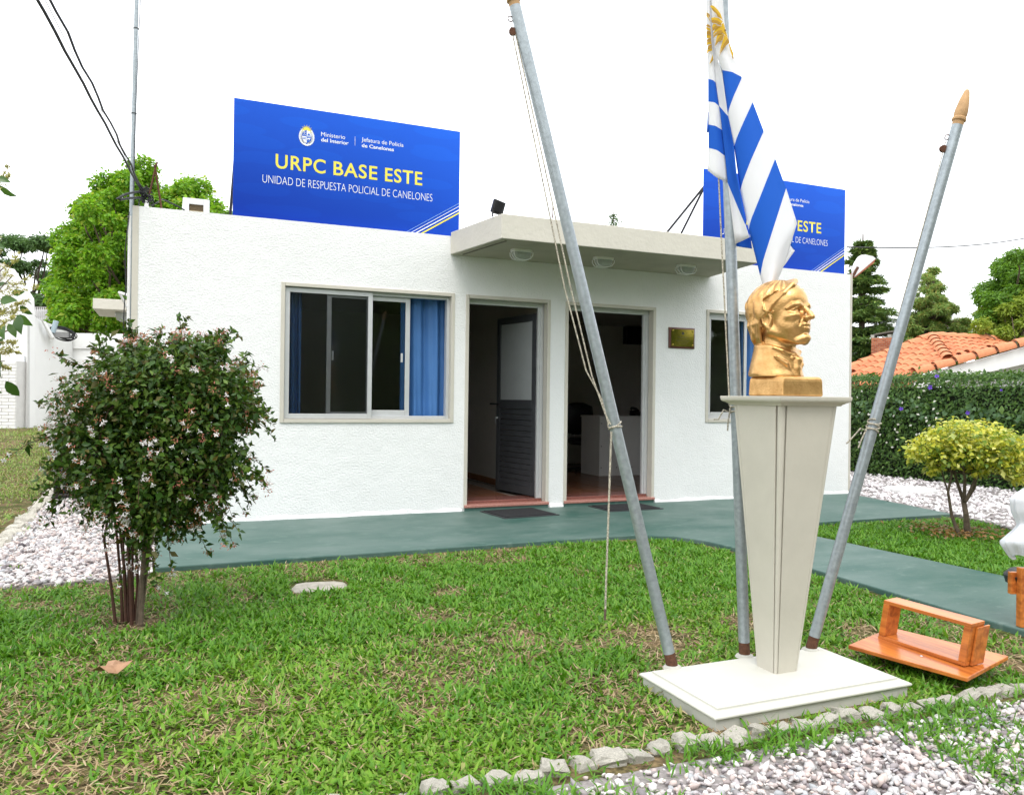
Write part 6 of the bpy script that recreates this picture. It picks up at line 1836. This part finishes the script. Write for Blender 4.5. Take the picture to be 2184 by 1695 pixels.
MB().prism([g0(-260, 18), g0(255, 18), cl_(255, 560, 18), cl_(250, 430, 18), cl_(70, 158, 18), cl_(-260, 100, 18)], _f * .25).build('gable_wall', WALLW, nbh)
MB().prism([cl_(-60, 130, 18.2), cl_(50, 130, 18.2), cl_(66, 240, 18.2), cl_(-60, 300, 18.2)], -_f * .4).build('stone_cap', CONC, nbh)
MB().prism([cl_(372, 640, 18.6), cl_(388, 640, 18.6), cl_(470, 790, 18.9), cl_(455, 806, 18.9)], _f * .12).build('verge_board', WHITEP, nbh)
MB().prism([g0(258, 18.02), g0(655, 20.6), cl_(655, 742, 20.6), cl_(560, 700, 20.0), cl_(370, 640, 18.75), cl_(258, 560, 18.02)], CR * -.2).build('side_wall', WALLW, nbh)
MB().prism([g0(243, 17.93), g0(254, 17.93), cl_(254, 640, 17.93), cl_(246, 640, 17.93)], _f * .06).build('drain_strip', M('joint_grey', (.55, .55, .54)), nbh)
MB().prism([cl_(192, 955, 17.95), cl_(220, 955, 17.95), cl_(220, 1080, 17.95), cl_(192, 1080, 17.95)], _f * .03).build('meter_niche', M('pale_grey', (.62, .64, .66)), nbh)
# whitewashed brick pier
PB = M('whitewashed_brick', (.78, .77, .75), rough=.9, var=.12, vscale=8)
pr0, pr1 = cl_(-230, 1600, 17.6), cl_(136, 1600, 17.6)
ptop = cl_(0, 1000, 17.6)[2]
pex = unit((pr1 - pr0)[None] * [1, 1, 0])[0]; pey = np.array([_f[0], _f[1], 0])
pier = MB().obox(np.array([pr0[0], pr0[1], GND - .2]) + pex * .01 + pey * .02, pex, pey, zup, np.linalg.norm((pr1 - pr0)[:2]) - .02, .38, ptop - GND + .2).build('brick_pier', M('pier_joint', (.64, .63, .61), rough=.95), nbh)
pw = np.linalg.norm((pr1 - pr0)[:2]); nbp = int(pw / .25); bl = pw / nbp
pme = bpy.data.meshes.new('brick'); bq = MB().box((0, 0, 0), (bl - .012, .05, .062)); pme.from_pydata(bq.v, [], bq.f); pme.materials.append(PB)
pang = math.atan2(pex[1], pex[0])
for k in range(int((ptop - GND + .1) / .074)):
    for i in range(nbp + k % 2):
        x = (i - .5 * (k % 2)) * bl; sc = 1.
        if k % 2 and i in (0, nbp): x, sc = max(0, x), .48
        o = link('brick', pme, None, pier)
        o.location = np.array([pr0[0], pr0[1], ptop - (k + 1) * .074]) + pex * (x + .006) - pey * rng.uniform(0, .010) - base_of(pier)
        o.rotation_euler = (0, 0, pang); o.scale = (sc, 1, 1)
bw = thing('boundary_wall', 'white boundary wall with two ledges joining the station from the left', 'wall', tuple(cl_(800, 1300, 20.6)[:2]) + (GND,))
for (ya, yb_, off_) in ((742, 880, 0), (881, 977, .05), (978, 1750, .0)):
    a1, b1 = cl_(650, ya + 8, 20.65 + off_), cl_(1260, ya + 18, 20.2 + off_)
    a0, b0 = cl_(650, yb_ + 9, 20.65 + off_), cl_(1260, yb_ + 17, 20.2 + off_)
    MB().prism([a0, b0, b1, a1], _f * .3).build('course', WALLW, bw)
tag(MB().prism([cl_(940, 855, 20.25), cl_(1050, 860, 20.15), cl_(1050, 955, 20.15), cl_(940, 950, 20.25)], _f * .1).build('meter_box', WHITEP, bevel=.02), 'small white meter box on the boundary wall behind the shrub', 'meter box')
# lean-to with corrugated roof
ls = thing('lean_to', 'lean-to with grey corrugated roof behind the white walls', 'shed', tuple(cl_(500, 700, 26)[:2]) + (GND,))
ca_, cb_, cc_, cd_ = cl_(300, 522, 27.5), cl_(655, 530, 27.5), cl_(640, 700, 25.2), cl_(300, 700, 25.2)
nco = 40
V = []
for j in range(2):
    for i in range(nco * 4 + 1):
        s_ = i / (nco * 4)
        p = (ca_ * (1 - s_) + cb_ * s_) if j == 0 else (cd_ * (1 - s_) + cc_ * s_)
        V.append(p + np.array([0, 0, .028 * math.sin(2 * PI * i / 8)]))
w_ = nco * 4 + 1
MB().add(V, [(i, i + 1, w_ + i + 1, w_ + i) for i in range(w_ - 1)]).build('corrugated_roof', M('old_fibre_cement', (.50, .49, .48), rough=.9, var=.35, vscale=2.2), ls, smooth='all', fix=False)
MB().prism([cl_(300, 510, 27.6), cl_(655, 518, 27.6), cl_(655, 532, 27.4), cl_(300, 524, 27.4)], _f * .3).build('ridge_cap', M('dark_cap', (.12, .11, .10), rough=.9), ls)
MB().prism([cl_(655, 535, 25.4), cl_(690, 532, 25.4), cl_(710, 548, 25.4), cl_(700, 760, 25.4), cl_(655, 760, 25.4)], _f * .5).build('end_wall', M('flaking_whitewash', (.70, .68, .66), rough=.9, var=.5, vscale=3, col2=(.35, .30, .27)), ls)
MB().prism([cl_(655, 545, 25.3), cl_(668, 545, 25.3), cl_(664, 745, 25.3), cl_(652, 745, 25.3)], _f * .06).build('rusty_post', RUST, ls)
# cable coil and pipe stub
t = thing('cable_coil', 'coil of black cable hanging on a pipe over the white wall', 'cable coil', tuple(cl_(560, 740, 19.2)))
ck = MB()
for k in range(9):
    cx_, cy_ = 560 + rng.normal(0, 9), 748 + rng.normal(0, 7); rx_, ry_ = rng.uniform(85, 125), rng.uniform(34, 58)
    ck.tube([cl_(cx_ + rx_ * math.cos(w) + (25 if k == 8 else 0), cy_ + ry_ * math.sin(w) + .25 * rx_ * math.cos(w) + (14 if k == 8 else 0), 19.2 + .05 * math.sin(w + k)) for w in np.linspace(0, 2 * PI, 26)], .011, 5)
ck.build('coil', CABLE, t, smooth=True)
MB().tube([cl_(478, 745, 19.1), cl_(508, 640, 19.1)], .06, 10).build('pipe', M('blue_grey_pipe', (.42, .52, .58), rough=.5), t, smooth=True)
MB().obox(cl_(480, 790, 19.1), CR, _f, zup, .36, .1, .13).build('bracket', M('grey_bracket', (.25, .25, .25)), t)
sb = at(158, 905, 1, 9.3)
t = MB().obox(np.array([sb[0] - .15, 9.3, .33]), (1, 0, 0), (0, 1, 0), (0, 0, 1), .42, .2, .16).build('stone_block', CONCW, bevel=.02)
tag(t, 'pale stone block lying in the left yard before the white wall', 'stone block')

# ------------------------------------------------------------------ trees
def _copy_tree(o, **kw):
    c = o.copy(); COL.objects.link(c)
    for k_, v_ in kw.items(): setattr(c, k_, v_)
    for ch in o.children:
        c2 = ch.copy(); COL.objects.link(c2); c2.parent = c
    return c
def tree(name, label, basep, trunk_top, rt, clumps, per, L_, W_, mt, group='trees beyond the buildings', bark=BARK, **kw):
    t = thing(name, label, 'tree', tuple(basep), group)
    b = MB()
    limb(b, basep, trunk_top, rt, rt * .6, .03, 9, 8)
    cm = np.mean([c for c, r in clumps], axis=0)
    for c, r_ in clumps:
        limb(b, np.asarray(trunk_top) * .75 + np.asarray(basep) * .25 + (np.asarray(c) - trunk_top) * .12, c, rt * .28, rt * .06, .05, 6, 6)
    b.build('trunk', bark, t, smooth=True)
    crown_leaves('crown', clumps, per, L_, W_, mt, t, **kw)
    return t
def px_clumps(lst, depth, jit=1.6, reps=2, sub=0):
    out = []
    for x, y, r_ in lst:
        for _ in range(reps):
            d = depth + rng.normal(0, jit)
            out.append((np.array(atd(x, y, d)), r_ * d / FPX * rng.uniform(.85, 1.1)))
    return out
def envelope(lst, n, r_range, depth, jit):
    """many small clumps spread over discs given as (x, y, radius) survey readings"""
    w = np.array([q_[2] ** 2 for q_ in lst], float); w /= w.sum()
    out = []
    for _ in range(n):
        x, y, r_ = lst[rng.choice(len(lst), p=w)]
        a_, q_ = rng.uniform(0, 2 * PI), math.sqrt(rng.random())
        d = depth + rng.normal(0, jit)
        out.append((np.array(atd(x + r_ * q_ * math.cos(a_), y + r_ * q_ * math.sin(a_), d)), rng.uniform(*r_range) * d / FPX))
    return out
# bright tree, left
bt = np.array(atd(300, 860, 23.5)); bt[2] = .3
tree('leafy_tree', 'bright green leafy tree behind the left end of the building', bt, atd(300, 640, 23.5), .22,
     envelope([(250, 450, 75), (290, 420, 60), (360, 420, 55), (420, 425, 48), (460, 430, 36), (400, 395, 30), (230, 520, 100), (180, 600, 75), (290, 560, 110), (200, 660, 85), (330, 620, 100), (140, 640, 45), (280, 690, 70), (455, 450, 28), (190, 470, 40), (120, 600, 34), (125, 680, 40), (160, 520, 34)], 215, (15, 30), 23.0, 1.2), 520, .115, .07, M_LIME, flat=.9, droop=.5)
# acacia behind it
ab = np.array(atd(75, 840, 36)); ab[2] = .3
tree('acacia_tree', 'dark flat layered tree far behind the white walls on the left', ab, atd(62, 650, 36), .30,
     [(np.array(atd(x + rng.normal(0, 8), y + rng.normal(0, 5), 36 + rng.normal(0, 1))), r_ * 36 / FPX) for x, y, r_ in ((-20, 530, 40), (20, 520, 34), (60, 522, 30), (95, 525, 32), (120, 530, 24), (-10, 575, 38), (40, 570, 34), (95, 590, 26), (120, 610, 22), (30, 610, 34), (80, 640, 36), (60, 680, 34), (110, 660, 26), (110, 640, 22), (20, 650, 34), (-25, 620, 40), (-60, 560, 50), (95, 565, 16), (50, 640, 30))], 900, .20, .07, M_ACAC, flat=.42, droop=.1, shell=.3, up=1.0, bark=M('dark_bark', (.06, .045, .035), rough=.9))
# conifer
def conifer(label, basep, h_, rad, nlay, mt, name='conifer_tree', start=.12, seed=1, Lf=.30, Wf=.09, nleaf=95, sprays=9, droop=.12):
    t = thing(name, label, 'tree', tuple(basep), 'trees beyond the buildings')
    b = MB(); top = basep + np.array([0, 0, h_])
    b.tube([basep, basep * .5 + top * .5, top], [rad * .075, rad * .05, rad * .01], 8)
    P, N_, D_ = [], [], []
    for k in range(nlay):
        s = start + (1 - start) * (k + rng.uniform(-.3, .3)) / nlay
        R_ = rad * (1 - s) ** .8 * rng.uniform(.75, 1.1) + .12
        for j in range(sprays):
            a_ = rng.uniform(0, 2 * PI)
            Lb_ = R_ * rng.uniform(.65, 1.1)
            o = basep + np.array([0, 0, h_ * s])
            d = np.array([math.cos(a_), math.sin(a_), 0])
            tip = o + d * Lb_ + np.array([0, 0, Lb_ * rng.uniform(-.12, .14)])
            b.tube([o, o * .5 + tip * .5 + [0, 0, .06 * Lb_], tip], [.035, .02, .006], 4, cap=False)
            n = int(nleaf * (.3 + Lb_ / rad))
            u_ = rng.random(n) ** .65
            sd_ = np.array([-d[1], d[0], 0])
            wdt = .26 * Lb_ * np.sin(PI * np.clip(u_, .08, .97)) + .04
            p = o + (tip - o) * u_[:, None] + sd_ * (rng.normal(0, .6, n) * wdt)[:, None] + np.c_[np.zeros((n, 2)), .06 * np.sin(PI * u_) * Lb_ - droop * rng.random(n) - np.abs(rng.normal(0, .05, n))]
            P.append(p); N_.append(rng.normal(0, .35, (n, 3)) + [0, 0, 1]); D_.append(d + rng.normal(0, .45, (n, 3)) + sd_ * np.sign(rng.normal(size=(n, 1))) * .6 + [0, 0, -.15])
    b.build('trunk', BARK, t)
    P, N_, D_ = map(np.concatenate, (P, N_, D_))
    s = np.exp(rng.normal(0, .25, len(P)))
    leaves('crown', P, N_, D_, Lf * s, Wf * s, mt, t)
    return t
cp = np.array(atd(1836, 880, 33)); cp[2] = 0
conifer('dark conifer with layered drooping branches right of the station corner', cp, 8.1, 2.5, 24, M_CON, seed=3, sprays=13, nleaf=260, Lf=.19, Wf=.045)
fp_ = np.array(atd(1988, 880, 38)); fp_[2] = 0
t = tree('feathery_tree', 'open feathery grey green tree rising behind the tiled roof', fp_, atd(1988, 600, 38), .16,
         envelope([(1988, 572, 7), (1988, 590, 14), (1987, 610, 22), (1985, 635, 34), (1992, 665, 44), (1985, 700, 56), (1960, 735, 50), (2030, 735, 48), (2055, 690, 16), (1935, 690, 14)], 230, (6, 13), 38, 1.0), 330, .17, .035, M_CAS, flat=.6, droop=.3, shell=.2)
dp_ = np.array(atd(2190, 880, 34)); dp_[2] = 0
tree('broadleaf_tree', 'dark green broad tree at the upper right beyond the roof', dp_, atd(2190, 690, 34), .28,
     envelope([(2160, 600, 50), (2185, 575, 50), (2200, 590, 60), (2130, 650, 40), (2110, 640, 28), (2180, 680, 70), (2230, 640, 70), (2115, 700, 30), (2095, 725, 24)], 120, (14, 27), 34, 1.3), 430, .16, .075, M_DK, flat=.7, droop=.4)
lp_ = np.array(atd(2180, 880, 29.5)); lp_[2] = 0
tree('pale_tree', 'yellow green tree in front of the dark tree beyond the roof', lp_, atd(2180, 720, 30), .18,
     envelope([(2110, 745, 26), (2165, 748, 30), (2210, 745, 30), (2150, 660, 26), (2175, 650, 30), (2125, 690, 34), (2170, 700, 50), (2095, 722, 22), (2140, 730, 44), (2220, 680, 60), (2190, 640, 18), (2080, 735, 16)], 110, (10, 20), 31.5, .7), 400, .14, .06, M_LT, flat=.8, droop=.5)
# garden trees on the street side, seen as reflections in the panes
src = bpy.data.objects['leafy_tree']
for k, (x, y, s_, w) in enumerate(((-3.5, -22, 1.1, .5), (2.0, -22, 1.25, 2.0), (7.0, -22, 1.15, 3.6), (12.0, -21, 1.25, 5.1), (17.0, -21, 1.2, 1.2), (22.0, -19, 1.25, 2.9))):
    o = src.copy(); COL.objects.link(o)
    o.location = (x, y, GZ); o.rotation_euler = (0, 0, w); o.scale = (s_, s_, s_ * .95)
    o['label'] = ('first', 'second', 'third', 'fourth', 'fifth', 'sixth')[k] + ' street tree opposite the station, reflected in the window panes'
    o['group'] = 'street trees opposite the station'
    for chd in src.children:
        c2 = chd.copy(); COL.objects.link(c2); c2.parent = o
for k, x in enumerate((3.0, 19.5)):                    # street hedge the panes mirror, stretched tall to block bright sky there
    o = _copy_tree(hg, location=(x, -15.5, GZ), rotation_euler=(0, 0, -PI / 2), scale=(1, 1, 1.9))
    o['label'] = ('nearer', 'farther')[k] + ' clipped street hedge opposite the station, stretched tall to block sky in the panes'
    o['group'] = 'street hedges opposite the station'
# ------------------------------------------------------------------ privet reaching in from the left edge
pv = thing('privet_branch', 'overhanging leafy branch with pale yellow flower sprays at the left edge', 'shrub', tuple(np.array(atd(-260, 1150, 3.5))))
DPV = 3.5
gp = np.array(atd(-300, 1200, DPV)); gp[2] = GZ
br_ = MB()
main = [gp, np.array(atd(-260, 950, DPV)), np.array(atd(-180, 760, DPV)), np.array(atd(-90, 640, DPV)), np.array(atd(-50, 480, DPV)), np.array(atd(-40, 380, DPV))]
br_.tube(main, [.03, .025, .018, .012, .008, .005], 8)
PG = LG('privet_leaf', (.035, .09, .015), (.055, .13, .02), (.08, .17, .03), rough=.3, trans=.3, spec=.5)
PFm = LG('privet_flower', (.45, .45, .12), (.55, .52, .20), (.38, .42, .10), (.50, .40, .14), rough=.7, trans=.3)
subs = []
for (x0_, y0_), (x1_, y1_) in (((-120, 690), (25, 640)), ((-120, 690), (20, 560)), ((-150, 760), (30, 700)), ((-150, 760), (10, 770)), ((-60, 500), (-2, 395)), ((-50, 480), (0, 370)), ((-150, 760), (25, 590)), ((-180, 800), (5, 730))):
    a = np.array(atd(x0_, y0_, DPV)); c = np.array(atd(x1_, y1_, DPV + rng.normal(0, .08)))
    subs.append((a, c)); limb(br_, a, c, .005, .002, .04, 5, 6)
br_.build('branch', BARK, pv, smooth=True)
LP = [(0, 642, 40, 5), (42, 652, 30, -60), (5, 690, 45, -70), (35, 672, 38, -40), (18, 690, 35, -75), (8, 720, 38, -85), (-8, 790, 40, -60), (12, 812, 45, -60), (5, 770, 38, -65), (-5, 745, 35, -80), (40, 672, 44, -75), (-2, 395, 40, -55), (-10, 380, 30, -30), (25, 625, 30, 15), (-15, 620, 40, 20), (-30, 700, 45, -50), (-40, 760, 50, -70), (-30, 650, 45, -30), (-50, 600, 45, 10), (-60, 690, 45, -60), (-30, 830, 40, -70), (48, 640, 20, -50)]
for k in range(60): LP.append((rng.uniform(-200, -20), rng.uniform(480, 860), rng.uniform(30, 48), rng.uniform(-90, 20)))
P = np.array([atd(x, y, DPV + rng.normal(0, .06)) for x, y, l, a in LP])
D_ = np.array([CR * math.cos(math.radians(a)) + CU * math.sin(math.radians(a)) for x, y, l, a in LP]) + rng.normal(0, .15, (len(LP), 3))
N_ = -_f + rng.normal(0, .45, (len(LP), 3)) + [0, 0, .35]
Ls = np.array([l for x, y, l, a in LP]) * DPV / FPX
# larger leaves modelled with a bent blade
for nm_, rows_ in (('leaf', range(len(LP))),):
    n = len(LP); nn_ = unit(N_); dd2 = unit(D_ - nn_ * (D_ * nn_).sum(1, keepdims=True)); sd2 = np.cross(dd2, nn_)
    prof = [(0, .0, 0), (.2, .38, .02), (.45, .52, .04), (.75, .33, .0), (1.0, .0, -.10)]
    Vv = []
    for (t_, w_, h_) in prof:
        for sg in (-1, 0, 1):
            Vv.append(P + dd2 * (Ls * t_)[:, None] + sd2 * (Ls * w_ * .5 * sg)[:, None] + nn_ * (Ls * (h_ + .07 * abs(sg) * (w_ > 0)))[:, None])
    Vv = np.stack(Vv, 1).reshape(-1, 3)
    fq = [(r * 3 + c, r * 3 + c + 1, r * 3 + 4 + c, r * 3 + 3 + c) for r in range(4) for c in (0, 1)]
    Ff = (np.array(fq)[None] + np.arange(n)[:, None, None] * 15).reshape(-1, 4)
    o = mesh_np('leaves', Vv, Ff, PG, pv, smooth=True); o['kind'] = 'stuff'
pst = MB(); PP = []
for (x, y, ang_, ln) in ((5, 555, 75, 60), (20, 600, 55, 75), (30, 620, 30, 60), (45, 655, 25, 40), (15, 640, 20, 90), (5, 710, 10, 60), (10, 730, 0, 50), (20, 745, -10, 45), (0, 760, 20, 60), (0, 690, 40, 55), (-20, 600, 70, 70), (0, 420, 60, 75), (2, 400, 35, 45), (-8, 380, 80, 40), (5, 770, -25, 40), (15, 700, 35, 40), (-30, 640, 60, 60), (20, 670, 10, 60)):
    a = np.array(atd(x - 20, y, DPV + rng.normal(0, .05)))
    d = CR * math.cos(math.radians(ang_)) + CU * math.sin(math.radians(ang_))
    L_ = ln * DPV / FPX
    pst.tube([a, a + d * L_], [.0016, .0008], 4)
    for _ in range(14):
        s_ = rng.random(); sd_ = unit((rng.normal(0, 1, 3) + d * .6)[None])[0]; l2 = L_ * .36 * (1 - s_ * .8)
        pst.tube([a + d * L_ * s_, a + d * L_ * s_ + sd_ * l2], [.0009, .0006], 3)
        for u_ in rng.random(13): PP.append(a + d * L_ * s_ + sd_ * l2 * u_ + rng.normal(0, .003, 3))
pst.build('flower_stalks', LG('stalk', (.40, .38, .12), (.45, .30, .12)), pv, fix=False)['kind'] = 'stuff'
PP = np.array(PP)
leaves('flower_buds', PP, rng.normal(size=PP.shape), rng.normal(size=PP.shape), .0075, .006, PFm, pv, fold=.5)
